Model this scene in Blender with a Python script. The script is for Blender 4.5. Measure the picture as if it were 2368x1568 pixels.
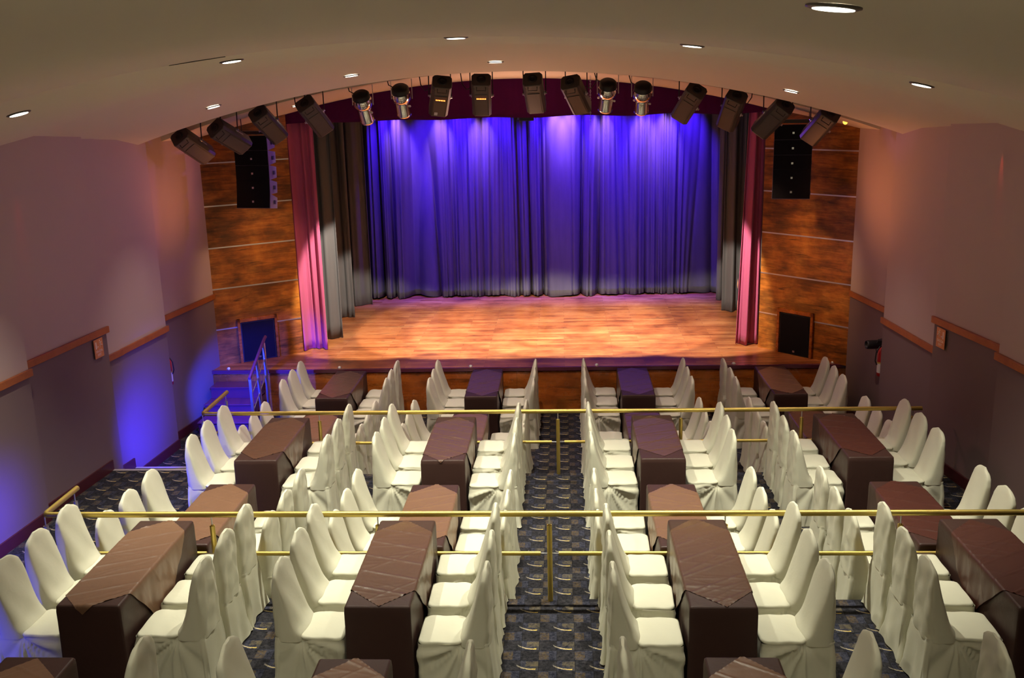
import bpy, bmesh, math, random
from math import sin, cos, pi, radians, sqrt, atan2, exp, floor
from mathutils import Vector, Matrix, noise

for o in list(bpy.data.objects): bpy.data.objects.remove(o)
SC = bpy.context.scene
COL = SC.collection
rnd = random.Random(7)

# ------------------------------------------------------------------ camera
cam_d = bpy.data.cameras.new('camera')
cam_d.sensor_width = 36.0
cam_d.lens = 36.0 * 2265.83 / 2368.0
cam_d.clip_start = 0.05; cam_d.clip_end = 200
cam = bpy.data.objects.new('camera', cam_d); COL.objects.link(cam)
_r = Vector((0.99851517, 0.04862354, -0.02456007))
_u = Vector((0.01201792, 0.24311845, 0.96992216))
_w = Vector((-0.05313205, 0.96877715, -0.24217311))
M = Matrix(((_r.x, _u.x, -_w.x, 0), (_r.y, _u.y, -_w.y, 0), (_r.z, _u.z, -_w.z, 4.814), (0, 0, 0, 1)))
cam.matrix_world = M
SC.camera = cam

# ------------------------------------------------------------------ world, exposure
world = bpy.data.worlds.new('world'); SC.world = world
world.use_nodes = True
bg = world.node_tree.nodes['Background']
bg.inputs[0].default_value = (0.96, 1.0, 0.76, 1)
bg.inputs[1].default_value = 0.06
SC.view_settings.view_transform = 'Standard'
SC.view_settings.look = 'None'
SC.view_settings.exposure = 0.0
SC.view_settings.gamma = 1.0
SC.view_settings.use_curve_mapping = False

def light(name, kind, loc, target, energy, color, size=0.05, angle=90, blend=0.3, parent=None):
    d = bpy.data.lights.new(name, kind)
    d.energy = energy; d.color = color
    if kind == 'SPOT':
        d.spot_size = radians(angle); d.spot_blend = blend; d.shadow_soft_size = size
    elif kind == 'POINT':
        d.shadow_soft_size = size
    elif kind == 'AREA':
        d.size = size
    o = bpy.data.objects.new(name, d); COL.objects.link(o)
    o.location = loc
    v = Vector(target) - Vector(loc)
    o.rotation_euler = v.to_track_quat('-Z', 'Y').to_euler()
    return o

# levels of the floor
T2, T3 = 0.412, 0.690
STG = 0.71
XC = -0.75

def zc(y):
    pts = [(-3, 5.20), (6.9, 5.20), (6.901, 5.235), (8.3, 5.28), (9.75, 5.285), (10.5, 5.355), (12.3, 5.205), (12.85, 5.10), (12.851, 5.75), (13.8, 5.75), (13.801, 5.125), (15.75, 5.05), (21, 5.05)]
    for (a, za), (b, zb) in zip(pts, pts[1:]):
        if a <= y <= b: return za + (zb - za) * (y - a) / (b - a)
    return 5.1
def ceil_z(x, y): return zc(y) - 0.035 * (x - XC) ** 2

# unseen warm fill light added behind the camera to brighten the ceiling
light('ceiling_fill', 'AREA', (-0.6, -1.2, 3.6), (-0.6, -0.6, 6.0), 80, (1.0, 0.88, 0.56), 2.6)
# stage front lights (the chrome spotlights of the lighting bar)
for x, tx in ((-2.72, -3.35), (-2.72, -1.9), (-2.2, -0.9), (0.62, 0.0), (0.62, 0.9), (1.1, 2.35)):
    light('spot_beam', 'SPOT', (x, 14.12, 4.42), (tx, 17.0, STG), 1280, (1.0, 0.85, 0.70), 0.05, 47, 0.20)
# blue and violet wash on the back curtain from behind the valance
for x, e_ in ((-3.45, 430), (-2.75, 300), (-2.05, 520), (-1.30, 430), (-0.35, 430), (0.35, 520), (1.0, 430), (1.75, 520), (2.45, 380)):
    light('curtain_wash', 'SPOT', (x, 19.50, 5.10), (x, 19.90, 3.9), e_ * 3.2, (0.045, 0.005, 1.0), 0.03, 58, 0.9)
for x in (-3.3, -2.45, -1.62, -0.12, 0.15, 0.80, 1.62, 2.05):
    light('curtain_accent', 'SPOT', (x, 19.57, 4.90), (x, 19.90, 4.26), 240, (0.9, 0.40, 0.95), 0.03, 36, 1.0)
light('stage_wash', 'SPOT', (-0.6, 18.4, 5.0), (-0.6, 19.2, STG), 55, (0.8, 0.10, 1.0), 0.2, 110, 0.9)
light('violet_spill', 'SPOT', (-2.6, 14.9, 4.1), (-4.2, 14.3, 3.85), 30, (0.35, 0.08, 1.0), 0.05, 50, 0.8)
light('violet_spill', 'SPOT', (2.2, 14.3, 4.0), (3.45, 13.6, 4.25), 16, (0.35, 0.10, 1.0), 0.05, 34, 0.8)
# blue floor lamps at the left aisle
light('blue_lamp', 'SPOT', (-4.62, 11.75, 0.50), (-5.62, 12.1, 0.62), 250, (0.03, 0.02, 1.0), 0.06, 100, 0.9)
light('blue_lamp', 'SPOT', (-4.75, 12.4, 1.25), (-4.85, 14.3, 0.40), 1300, (0.02, 0.04, 1.0), 0.06, 60, 0.6)
light('blue_lamp', 'SPOT', (-5.35, 8.6, 1.0), (-3.9, 10.3, 0.75), 170, (0.05, 0.05, 1.0), 0.06, 60, 0.7)
light('blue_lamp', 'SPOT', (-4.85, 8.5, 0.85), (-5.72, 8.75, 0.8), 125, (0.07, 0.04, 1.0), 0.1, 90, 1.0)
light('blue_lamp', 'SPOT', (-5.2, 5.0, 1.2), (-4.0, 7.2, 0.85), 110, (0.06, 0.06, 1.0), 0.1, 60, 0.8)
# amber lamps near the proscenium corners
light('amber_lamp', 'SPOT', (-4.2, 13.75, 3.2), (-5.6, 13.7, 3.8), 34, (1.0, 0.32, 0.10), 0.2, 100, 1.0)
light('amber_lamp', 'SPOT', (2.9, 13.70, 3.2), (4.35, 13.4, 3.7), 40, (1.0, 0.32, 0.10), 0.2, 104, 1.0)
light('wall_tint_fill', 'SPOT', (-0.6, 13.7, 4.3), (-5.6, 11.0, 2.3), 115, (0.80, 0.34, 1.0), 0.3, 84, 1.0)  # added lamp, stands in for stage light bounced onto the left wall
light('wall_tint_fill', 'SPOT', (-0.6, 13.7, 4.3), (4.3, 11.0, 2.3), 105, (1.0, 0.40, 0.42), 0.3, 84, 1.0)  # added lamp tinting the right wall
light('wing_fill', 'SPOT', (-2.6, 13.75, 4.1), (-4.95, 15.25, 2.0), 170, (1.0, 0.60, 0.32), 0.1, 46, 1.0)  # added warm fill on the wing panels in place of stage spill
light('wing_fill', 'SPOT', (1.7, 13.75, 4.1), (3.8, 15.0, 1.9), 170, (1.0, 0.60, 0.32), 0.1, 46, 1.0)
light('red_lamp', 'SPOT', (-5.60, 10.05, 4.36), (-5.72, 10.02, 3.2), 9, (1.0, 0.04, 0.02), 0.01, 16, 0.9)
light('red_lamp', 'SPOT', (4.43, 10.35, 4.28), (4.52, 10.33, 3.2), 9, (1.0, 0.04, 0.02), 0.01, 16, 0.9)
light('lip_glow', 'SPOT', (-0.6, 14.6, 3.6), (-0.6, 14.2, 5.1), 60, (1.0, 0.55, 0.38), 0.3, 150, 1.0)

# ------------------------------------------------------------------ materials
def mat(name, base=(0.5, 0.5, 0.5), rough=0.6, metal=0.0, emit=None, estr=0.0, sheen=0.0, spec=0.5, coat=0.0):
    m = bpy.data.materials.new(name); m.use_nodes = True
    b = m.node_tree.nodes['Principled BSDF']
    b.inputs['Base Color'].default_value = (*base, 1)
    b.inputs['Roughness'].default_value = rough
    b.inputs['Metallic'].default_value = metal
    b.inputs['Specular IOR Level'].default_value = spec
    b.inputs['Coat Weight'].default_value = coat
    if sheen:
        b.inputs['Sheen Weight'].default_value = sheen
        b.inputs['Sheen Roughness'].default_value = 0.4
    if emit:
        b.inputs['Emission Color'].default_value = (*emit, 1)
        b.inputs['Emission Strength'].default_value = estr
    return m
class NT:
    def __init__(s, m):
        s.t = m.node_tree; s.b = s.t.nodes['Principled BSDF']
    def n(s, ty, **k):
        x = s.t.nodes.new(ty)
        for a, v in k.items(): setattr(x, a, v)
        return x
    def link(s, a, b): s.t.links.new(a, b)
    def coords(s, kind='Object', scale=(1, 1, 1), rot=(0, 0, 0)):
        c = s.n('ShaderNodeTexCoord'); mp = s.n('ShaderNodeMapping')
        mp.inputs['Scale'].default_value = scale; mp.inputs['Rotation'].default_value = rot
        s.link(c.outputs[kind], mp.inputs['Vector']); return mp.outputs['Vector']
    def noise(s, vec, scale, detail=4, rough=0.6, dist=0.0):
        x = s.n('ShaderNodeTexNoise'); x.inputs['Scale'].default_value = scale
        x.inputs['Detail'].default_value = detail; x.inputs['Roughness'].default_value = rough
        x.inputs['Distortion'].default_value = dist
        if vec is not None: s.link(vec, x.inputs['Vector'])
        return x.outputs['Fac']
    def ramp(s, fac, stops):
        x = s.n('ShaderNodeValToRGB'); e = x.color_ramp.elements
        while len(e) < len(stops): e.new(0.5)
        for el, (p, c) in zip(e, stops):
            el.position = p; el.color = (*c, 1) if len(c) == 3 else c
        s.link(fac, x.inputs['Fac']); return x.outputs['Color']
    def math(s, op, a, b=None, c=None, clamp=False):
        x = s.n('ShaderNodeMath', operation=op, use_clamp=clamp)
        for i, v in enumerate((a, b, c)):
            if v is None: continue
            if isinstance(v, (int, float)): x.inputs[i].default_value = v
            else: s.link(v, x.inputs[i])
        return x.outputs[0]
    def mix(s, fac, a, b, mode='MIX'):
        x = s.n('ShaderNodeMix', data_type='RGBA', blend_type=mode)
        if isinstance(fac, (int, float)): x.inputs[0].default_value = fac
        else: s.link(fac, x.inputs[0])
        for i, v in ((6, a), (7, b)):
            if isinstance(v, tuple): x.inputs[i].default_value = (*v, 1)
            else: s.link(v, x.inputs[i])
        return x.outputs[2]
    def base(s, c): s.link(c, s.b.inputs['Base Color'])
    def bump(s, h, strength=0.3, dist=0.01):
        x = s.n('ShaderNodeBump'); x.inputs['Strength'].default_value = strength; x.inputs['Distance'].default_value = dist
        s.link(h, x.inputs['Height']); s.link(x.outputs['Normal'], s.b.inputs['Normal'])

def m_wall(name, a, b):
    m = mat(name, a, 0.85, spec=0.25); t = NT(m)
    v = t.coords()
    t.base(t.mix(t.noise(v, 1.3, 3), a, b)); t.bump(t.noise(v, 180, 2), 0.12, 0.003); return m
M_UP = m_wall('wall_paint_beige', (0.50, 0.39, 0.36), (0.47, 0.365, 0.335))
M_LOW = m_wall('wall_covering_taupe', (0.20, 0.142, 0.138), (0.185, 0.13, 0.126))
M_CEIL = m_wall('ceiling_paint', (0.80, 0.71, 0.555), (0.785, 0.695, 0.54))
M_DARK = mat('black_paint', (0.012, 0.010, 0.012), 0.8, spec=0.2)

def m_wood(name, stops, scale=(1, 1, 1), plank=None, rough=0.22, coat=0.0, knots=1.0, dark=(0.02, 0.010, 0.006), kdist=0.32, cloud=0.0):
    """plank = (length, width) in metres, laid along local x of the mapped coordinates"""
    m = mat(name, (0.4, 0.15, 0.03), rough, coat=coat); t = NT(m)
    v = t.coords('Object', scale)
    g = t.n('ShaderNodeMapping'); g.inputs['Scale'].default_value = (1.3, 16, 16); t.link(v, g.inputs['Vector'])
    big = t.noise(v, 1.7, 5, 0.62, 0.4)
    grain = t.noise(g.outputs['Vector'], 1.6, 6, 0.7, 1.1)
    f = t.math('ADD', t.math('MULTIPLY', big, 0.6), t.math('MULTIPLY', grain, 0.45))
    if plank:
        br = t.n('ShaderNodeTexBrick'); br.inputs['Scale'].default_value = 1.0
        br.inputs['Brick Width'].default_value = plank[0]; br.inputs['Row Height'].default_value = plank[1]
        br.inputs['Mortar Size'].default_value = 0.0035; br.inputs['Mortar Smooth'].default_value = 0.2
        br.offset = 0.37; br.inputs['Color1'].default_value = (0, 0, 0, 1); br.inputs['Color2'].default_value = (1, 1, 1, 1)
        br.inputs['Mortar'].default_value = (0.5, 0.5, 0.5, 1)
        t.link(v, br.inputs['Vector'])
        f = t.math('ADD', f, t.math('MULTIPLY', t.math('SUBTRACT', br.outputs['Color'], 0.5), 0.16))
    c = t.ramp(f, stops)
    # knots and dark streaks
    k = t.n('ShaderNodeMapping'); k.inputs['Scale'].default_value = (1.5, 4.2, 4.2); t.link(v, k.inputs['Vector'])
    vo = t.n('ShaderNodeTexVoronoi'); vo.inputs['Scale'].default_value = 1.25
    nz = t.noise(v, 5, 4, 0.7)
    t.link(k.outputs['Vector'], vo.inputs['Vector'])
    kd = t.math('ADD', vo.outputs['Distance'], t.math('MULTIPLY', nz, 0.42))
    kf = t.ramp(kd, [(kdist - 0.08, (1, 1, 1)), (kdist + 0.02, (0, 0, 0))])
    st = t.ramp(t.noise(g.outputs['Vector'], 0.9, 5, 0.75, 0.6), [(0.55, (0, 0, 0)), (0.68, (1, 1, 1))])
    kk = t.math('MAXIMUM', t.math('MULTIPLY', kf, 0.75 * knots), t.math('MULTIPLY', st, 0.78 * knots))
    c = t.mix(kk, c, dark)
    if cloud:
        cm = t.ramp(t.noise(t.coords('Object', (1, 1, 2.6)), 1.9, 5, 0.6, 0.15), [(0.40, (1, 1, 1)), (0.60, (0, 0, 0))])
        c = t.mix(t.math('MULTIPLY', cm, cloud), c, (0.045, 0.022, 0.006))
    if plank: c = t.mix(t.math('MULTIPLY', br.outputs['Fac'], 0.5), c, (0.03, 0.012, 0.008))
    t.base(c)
    rr = t.math('ADD', rough, t.math('MULTIPLY', t.noise(v, 9, 3), 0.10)); t.link(rr, t.b.inputs['Roughness'])
    t.bump(f, 0.08, 0.004)
    return m
M_STAGE = m_wood('stage_planks', [(0.32, (0.15, 0.040, 0.011)), (0.5, (0.42, 0.130, 0.038)), (0.70, (0.60, 0.25, 0.088))], (1, 1, 1), (1.25, 0.125), 0.26, knots=1.1, kdist=0.29)
M_WING = m_wood('pine_panel', [(0.34, (0.10, 0.036, 0.006)), (0.50, (0.42, 0.125, 0.016)), (0.68, (0.70, 0.27, 0.04))], (1, 1, 1), None, 0.30, knots=1.0, kdist=0.25, cloud=0.62)
M_FRONT = m_wood('stage_front_panel', [(0.30, (0.17, 0.040, 0.008)), (0.5, (0.50, 0.125, 0.018)), (0.72, (0.68, 0.22, 0.035))], (1, 1, 1), (2.0, 0.34), 0.22, knots=0.9, kdist=0.30, cloud=0.4)
M_TRIM = m_wood('trim_wood', [(0.3, (0.24, 0.060, 0.010)), (0.7, (0.40, 0.115, 0.018))], (1, 3, 3), None, 0.35, knots=0.2)
M_BASE = mat('baseboard_mahogany', (0.075, 0.014, 0.018), 0.35)
M_MAHOG = mat('mahogany', (0.12, 0.026, 0.050), 0.22)

def m_carpet():
    m = mat('patterned_carpet', (0.04, 0.04, 0.05), 0.95, spec=0.1); t = NT(m)
    c = t.n('ShaderNodeTexCoord'); sp = t.n('ShaderNodeSeparateXYZ')
    t.link(c.outputs['Object'], sp.inputs[0])
    P = 0.272
    X = t.math('DIVIDE', t.math('ADD', sp.outputs[0], 10.15), P); Y = t.math('DIVIDE', t.math('ADD', sp.outputs[1], 10.05), P)
    nz = t.ramp(t.noise(c.outputs['Object'], 34, 5, 0.75), [(0.36, (0, 0, 0)), (0.66, (1, 1, 1))]); nf = t.noise(c.outputs['Object'], 130, 3, 0.7)
    wob = t.math('MULTIPLY', t.math('SUBTRACT', nz, 0.5), 0.02)
    fx = t.math('FRACT', t.math('ADD', X, wob)); fy = t.math('FRACT', t.math('ADD', Y, wob))
    def band(f, a, b):   # 1 inside a..b
        return t.math('MULTIPLY', t.math('GREATER_THAN', f, a), t.math('LESS_THAN', f, b))
    dark = t.mix(nz, (0.010, 0.011, 0.021), (0.060, 0.061, 0.088))
    dark2 = t.mix(nz, (0.008, 0.008, 0.011), (0.042, 0.040, 0.048))
    chk = t.math('MULTIPLY', t.math('LESS_THAN', fx, 0.5), t.math('LESS_THAN', fy, 0.5))
    chk2 = t.math('MULTIPLY', t.math('GREATER_THAN', fx, 0.5), t.math('GREATER_THAN', fy, 0.5))
    col = t.mix(t.math('MAXIMUM', chk, chk2), dark, dark2)
    # tan patch in the lower left of tile (0.5..1, 0..0.5)
    pm = t.math('MULTIPLY', band(fx, 0.5, 0.78), band(fy, 0.04, 0.44))
    pm = t.math('MULTIPLY', pm, t.ramp(t.noise(c.outputs['Object'], 60, 3, 0.6), [(0.38, (0.15, 0.15, 0.15)), (0.62, (1, 1, 1))]))
    col = t.mix(t.math('MULTIPLY', pm, 0.48), col, (0.15, 0.098, 0.026))
    # brown veil in the arc tile's upper right
    vm = t.math('MULTIPLY', band(fx, 0.16, 0.5), band(fy, 0.72, 0.96))
    col = t.mix(t.math('MULTIPLY', vm, t.math('MULTIPLY', nz, 0.8)), col, (0.14, 0.11, 0.055))
    vm2 = t.math('MULTIPLY', band(fx, 0.36, 0.5), band(fy, 0.52, 0.96))
    col = t.mix(t.math('MULTIPLY', vm2, 0.25), col, (0.10, 0.085, 0.05))
    # gold arc
    ax = t.math('FRACT', t.math('ADD', X, 0.5)); ay = fy
    dx = t.math('SUBTRACT', ax, 0.84); dy = t.math('SUBTRACT', ay, 1.18)
    r = t.math('SQRT', t.math('ADD', t.math('MULTIPLY', dx, dx), t.math('MULTIPLY', dy, dy)))
    rw = t.math('ABSOLUTE', t.math('SUBTRACT', r, 0.60))
    am = t.math('MULTIPLY', t.math('LESS_THAN', rw, t.math('ADD', 0.012, t.math('MULTIPLY', nf, 0.026))), band(ax, 0.40, 0.93))
    am = t.math('MULTIPLY', am, t.math('LESS_THAN', ay, 1.0))
    ag = t.ramp(ax, [(0.40, (0.13, 0.12, 0.12)), (0.60, (0.50, 0.42, 0.28)), (0.9, (0.66, 0.48, 0.12))])
    col = t.mix(t.math('MULTIPLY', am, t.ramp(nf, [(0.25, (0.4, 0.4, 0.4)), (0.55, (1, 1, 1))])), col, ag)
    # tile seams
    gx = t.math('FRACT', t.math('MULTIPLY', X, 2.0)); gy = t.math('FRACT', t.math('MULTIPLY', Y, 2.0))
    seam = t.math('MAXIMUM', t.math('LESS_THAN', gx, 0.03), t.math('LESS_THAN', gy, 0.04))
    col = t.mix(t.math('MULTIPLY', seam, 0.6), col, (0.006, 0.006, 0.008))
    t.base(col); t.bump(nf, 0.5, 0.004)
    return m
M_CARPET = m_carpet()

def m_fabric(name, a, b, rough=0.75, sheen=0.3, scale=12, bumps=0.25, spec=0.3, crease=None):
    m = mat(name, a, rough, sheen=sheen, spec=spec); t = NT(m)
    v = t.coords('Object')
    n1 = t.noise(v, scale, 4, 0.55, 0.6)
    t.base(t.mix(n1, a, b))
    h = t.math('ADD', t.math('MULTIPLY', n1, 1.0), t.math('MULTIPLY', t.noise(v, scale * 3.1, 3, 0.5, 1.2), 0.35))
    if crease:
        w = t.n('ShaderNodeTexNoise'); w.noise_type = 'RIDGED_MULTIFRACTAL'
        mp = t.n('ShaderNodeMapping'); mp.inputs['Scale'].default_value = crease; mp.inputs['Rotation'].default_value = (0, 0, 0.5)
        t.link(v, mp.inputs['Vector']); t.link(mp.outputs['Vector'], w.inputs['Vector'])
        w.inputs['Scale'].default_value = 1.0; w.inputs['Detail'].default_value = 3
        h = t.math('ADD', h, t.math('MULTIPLY', w.outputs['Fac'], 0.8))
    t.bump(h, bumps, 0.02)
    return m
M_COVER = m_fabric('cream_chair_cover', (0.62, 0.61, 0.49), (0.68, 0.665, 0.54), 0.68, 0.04, 5, 0.13, 0.3, (4, 4, 2))
M_CLOTH = m_fabric('dark_brown_tablecloth', (0.046, 0.021, 0.018), (0.056, 0.026, 0.022), 0.48, 0.0, 5, 0.16, 0.3)
M_SATIN = m_fabric('bronze_satin', (0.088, 0.042, 0.027), (0.112, 0.055, 0.036), 0.34, 0.0, 4, 0.14, 0.55, (3, 9, 3))
M_SATIN_LIT = m_fabric('bronze_satin_lit', (0.155, 0.080, 0.047), (0.195, 0.103, 0.062), 0.38, 0.0, 4, 0.14, 0.5, (3, 9, 3))  # bronze satin again, the lamps' brighter light put into its colour
M_SATIN_REFL = m_fabric('bronze_satin_reflect', (0.062, 0.018, 0.013), (0.078, 0.024, 0.017), 0.40, 0.0, 4, 0.10, 0.5)  # same bronze satin, its reddish reflection put into the colour
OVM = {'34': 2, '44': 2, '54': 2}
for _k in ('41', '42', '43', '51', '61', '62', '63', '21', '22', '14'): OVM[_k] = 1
def m_velvet(name, a, b, sheen=0.6, scale=3):
    m = mat(name, a, 0.9, sheen=sheen, spec=0.1); t = NT(m)
    v = t.coords('Object', (5, 5, 0.5)); n = t.noise(v, scale, 5, 0.6)
    t.base(t.mix(n, a, b)); t.bump(t.noise(t.coords('Object', (1, 1, 1)), 60, 3), 0.1, 0.003); return m
M_BLACKVEL = m_velvet('charcoal_velour', (0.11, 0.11, 0.113), (0.15, 0.15, 0.152), 0.1)
M_BACKVEL = m_velvet('back_velour', (0.085, 0.083, 0.085), (0.125, 0.12, 0.125), 0.0)
M_REDVEL = m_velvet('plum_velour', (0.42, 0.085, 0.18), (0.50, 0.11, 0.22), 0.2)
M_VALVEL = m_velvet('valance_velour', (0.066, 0.004, 0.050), (0.085, 0.005, 0.065), 0.2)
def m_metal(name, col, rough):
    m = mat(name, col, rough, 1.0); t = NT(m)
    v = t.coords('Object'); t.link(t.math('ADD', rough, t.math('MULTIPLY', t.noise(v, 25, 3), 0.12)), t.b.inputs['Roughness']); return m
M_GOLD = m_metal('satin_brass', (0.60, 0.46, 0.13), 0.40)
M_CHROME = m_metal('polished_chrome', (0.75, 0.73, 0.70), 0.06)
M_ALU = m_metal('brushed_aluminium', (0.78, 0.76, 0.74), 0.35)
M_STEEL = m_metal('stainless_steel', (0.62, 0.62, 0.64), 0.25)
M_BODY = mat('dark_grey_housing', (0.070, 0.060, 0.055), 0.42)
M_BODY2 = mat('black_housing', (0.018, 0.016, 0.018), 0.5)
M_GRILLE = mat('black_speaker_grille', (0.007, 0.006, 0.010), 0.8, spec=0.15)
t_ = NT(M_GRILLE); t_.bump(t_.noise(t_.coords('Object'), 220, 2), 0.4, 0.003)
M_CAB = mat('speaker_cabinet_paint', (0.14, 0.11, 0.16), 0.6)
M_LED = mat('orange_led', (0.8, 0.1, 0.02), 0.4, emit=(1.0, 0.16, 0.02), estr=14)
M_LAMP = mat('lamp_glow', (1, 1, 1), 0.5, emit=(1.0, 0.95, 0.80), estr=9)
M_RIM = mat('downlight_rim', (0.10, 0.085, 0.07), 0.35)
M_AMBER = mat('amber_glass', (1, 0.6, 0.1), 0.3, emit=(1.0, 0.42, 0.05), estr=3)
M_WHITE = mat('white_plastic', (0.8, 0.8, 0.78), 0.4)
M_RED = mat('red_enamel', (0.45, 0.015, 0.02), 0.3)
M_LABELP = mat('paper_label', (0.62, 0.60, 0.60), 0.6)
M_YEL = mat('yellow_print', (0.55, 0.40, 0.08), 0.6)
M_SIGN = mat('amber_sign_plate', (0.62, 0.24, 0.085), 0.4)
M_PRINT = mat('pale_print', (0.85, 0.66, 0.55), 0.5)
M_NOSE = mat('grey_nosing', (0.42, 0.38, 0.36), 0.5)
M_SKIN = mat('skin', (0.62, 0.33, 0.21), 0.5)
M_HAIR = mat('dark_hair', (0.02, 0.014, 0.012), 0.5)
M_SHIRT = mat('dark_shirt', (0.03, 0.03, 0.035), 0.8)

# ------------------------------------------------------------------ mesh helpers
class MB:
    def __init__(s): s.v = []; s.f = []; s.m = []; s.sm = []
    def add(s, verts, faces, mi=0, smooth=False):
        o = len(s.v); s.v += [tuple(v) for v in verts]
        for f in faces: s.f.append([i + o for i in f]); s.m.append(mi); s.sm.append(smooth)
    def box(s, a, b, mi=0, M=None):
        x0, y0, z0 = a; x1, y1, z1 = b
        vs = [Vector(p) for p in ((x0, y0, z0), (x1, y0, z0), (x1, y1, z0), (x0, y1, z0), (x0, y0, z1), (x1, y0, z1), (x1, y1, z1), (x0, y1, z1))]
        if M is not None: vs = [M @ v for v in vs]
        s.add(vs, [(0, 3, 2, 1), (4, 5, 6, 7), (0, 1, 5, 4), (1, 2, 6, 5), (2, 3, 7, 6), (3, 0, 4, 7)], mi)
        return s
    def loft(s, rings, mi=0, smooth=True, cap0=True, cap1=True, closed=True):
        n = len(rings[0]); vs = [p for r in rings for p in r]; fs = []
        for k in range(len(rings) - 1):
            for i in range(n if closed else n - 1):
                j = (i + 1) % n
                fs.append((k * n + i, k * n + j, (k + 1) * n + j, (k + 1) * n + i))
        s.add(vs, fs, mi, smooth)
        if cap0: s.add(rings[0], [tuple(reversed(range(n)))], mi, False)
        if cap1: s.add(rings[-1], [tuple(range(n))], mi, False)
        return s
    def tube(s, pts, r, n=10, mi=0, caps=True):
        pts = [Vector(p) for p in pts]; rings = []
        rr = r if isinstance(r, (list, tuple)) else [r] * len(pts)
        up = None
        for i, p in enumerate(pts):
            d = (pts[min(i + 1, len(pts) - 1)] - pts[max(i - 1, 0)]).normalized()
            if up is None:
                up = Vector((0, 0, 1)) if abs(d.z) < 0.9 else Vector((1, 0, 0))
            a = d.cross(up).normalized(); b = a.cross(d).normalized(); up = b
            rings.append([p + (a * cos(2 * pi * k / n) + b * sin(2 * pi * k / n)) * rr[i] for k in range(n)])
        return s.loft(rings, mi, True, caps, caps)
    def lathe(s, prof, M=None, n=24, mi=0, smooth=True):
        rings = []
        for r, z in prof:
            ring = [Vector((r * cos(2 * pi * k / n), r * sin(2 * pi * k / n), z)) for k in range(n)]
            if M is not None: ring = [M @ p for p in ring]
            rings.append(ring)
        return s.loft(rings, mi, smooth, True, True)
    def grid(s, nu, nv, fn, mi=0, smooth=True):
        vs = [fn(i / nu, j / nv) for j in range(nv + 1) for i in range(nu + 1)]
        fs = [(j * (nu + 1) + i, j * (nu + 1) + i + 1, (j + 1) * (nu + 1) + i + 1, (j + 1) * (nu + 1) + i) for j in range(nv) for i in range(nu)]
        s.add(vs, fs, mi, smooth); return s
    def mesh(s, name, mats):
        me = bpy.data.meshes.new(name)
        me.from_pydata(s.v, [], s.f)
        for m in (mats if isinstance(mats, (list, tuple)) else [mats]): me.materials.append(m)
        me.polygons.foreach_set('material_index', s.m)
        me.polygons.foreach_set('use_smooth', s.sm)
        me.update()
        return me
    def build(s, name, mats, parent=None, loc=None, bevel=0.0, weld=False, solid=0.0):
        o = bpy.data.objects.new(name, s.mesh(name, mats)); COL.objects.link(o)
        if parent: o.parent = parent
        if loc: o.location = loc
        if weld:
            bm = bmesh.new(); bm.from_mesh(o.data); bmesh.ops.remove_doubles(bm, verts=bm.verts, dist=1e-5)
            bmesh.ops.recalc_face_normals(bm, faces=bm.faces); bm.to_mesh(o.data); bm.free()
        if solid:
            md = o.modifiers.new('thickness', 'SOLIDIFY'); md.thickness = solid; md.offset = 0
        if bevel:
            md = o.modifiers.new('bevel', 'BEVEL'); md.width = bevel; md.segments = 2; md.limit_method = 'ANGLE'
        return o
def tag(o, label, cat, group=None):
    o['label'] = label; o['category'] = cat
    if group: o['group'] = group
    return o
def struct(o): o['kind'] = 'structure'; return o
def empty(name, loc, rz=0.0, rot=None):
    o = bpy.data.objects.new(name, None); COL.objects.link(o); o.location = loc
    o.rotation_euler = rot if rot else (0, 0, rz); o.empty_display_size = 0.1
    return o
def rot_to(d):   # matrix taking +Z to d
    return Vector(d).normalized().to_track_quat('Z', 'Y').to_matrix().to_4x4()

# ------------------------------------------------------------------ floor (three levels)
E1, E2 = 10.975, 7.465
SX = -4.52                        # the side steps run between the left wall and here
fl = MB()
def slab(x0, x1, y0, y1, z): fl.box((x0, y0, -0.2), (x1, y1, z))
slab(-5.9, 4.8, E1, 14.60, 0.0)
slab(-5.9, 4.8, E2, E1, T2)
slab(-5.9, 4.8, -2.5, E2, T3)
fl.box((-5.9, E1, 0), (SX, 11.16, T2)); fl.box((-5.9, 11.16, 0), (SX, 11.76, T2 / 2))
fl.box((-5.9, E2, T2), (SX, 7.62, T3)); fl.box((-5.9, 7.62, T2), (SX, 7.95, (T2 + T3) / 2))
struct(fl.build('floor', M_CARPET))
for i, (y, z) in enumerate(((11.16, T2), (11.76, T2 / 2), (7.62, T3), (7.95, (T2 + T3) / 2))):
    b = MB().box((-5.60, y - 0.045, z), (SX, y + 0.006, z + 0.006)).box((-5.60, y + 0.0005, z - 0.035), (SX, y + 0.006, z))
    struct(b.build('trim_%d' % (i + 1), M_NOSE))

# ------------------------------------------------------------------ walls
LW = [((-5.50, 14.90), (-5.72, 13.05), 1.885, 0.0), ((-5.545, 13.05), (-5.635, 11.76), 1.80, 0.0), ((-5.624, 11.76), (-5.665, 11.40), 1.80, 0.0), ((-5.60, 11.40), (-5.74, 9.68), 2.185, T2),
      ((-5.645, 9.68), (-5.76, 7.95), 2.13, T2), ((-5.70, 7.95), (-5.86, 5.0), 2.46, T3), ((-5.80, 5.0), (-5.86, -2.5), 2.46, T3)]
RW = [((4.235, 14.45), (4.40, 13.05), 1.885, 0.0), ((4.285, 13.05), (4.39, 11.40), 1.79, 0.0), ((4.335, 11.40), (4.53, 9.92), 2.18, T2),
      ((4.44, 9.92), (4.60, 7.95), 2.13, T2), ((4.54, 7.95), (4.70, 5.0), 2.46, T3), ((4.66, 5.0), (4.72, -2.5), 2.46, T3)]
tn = [4]
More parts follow.
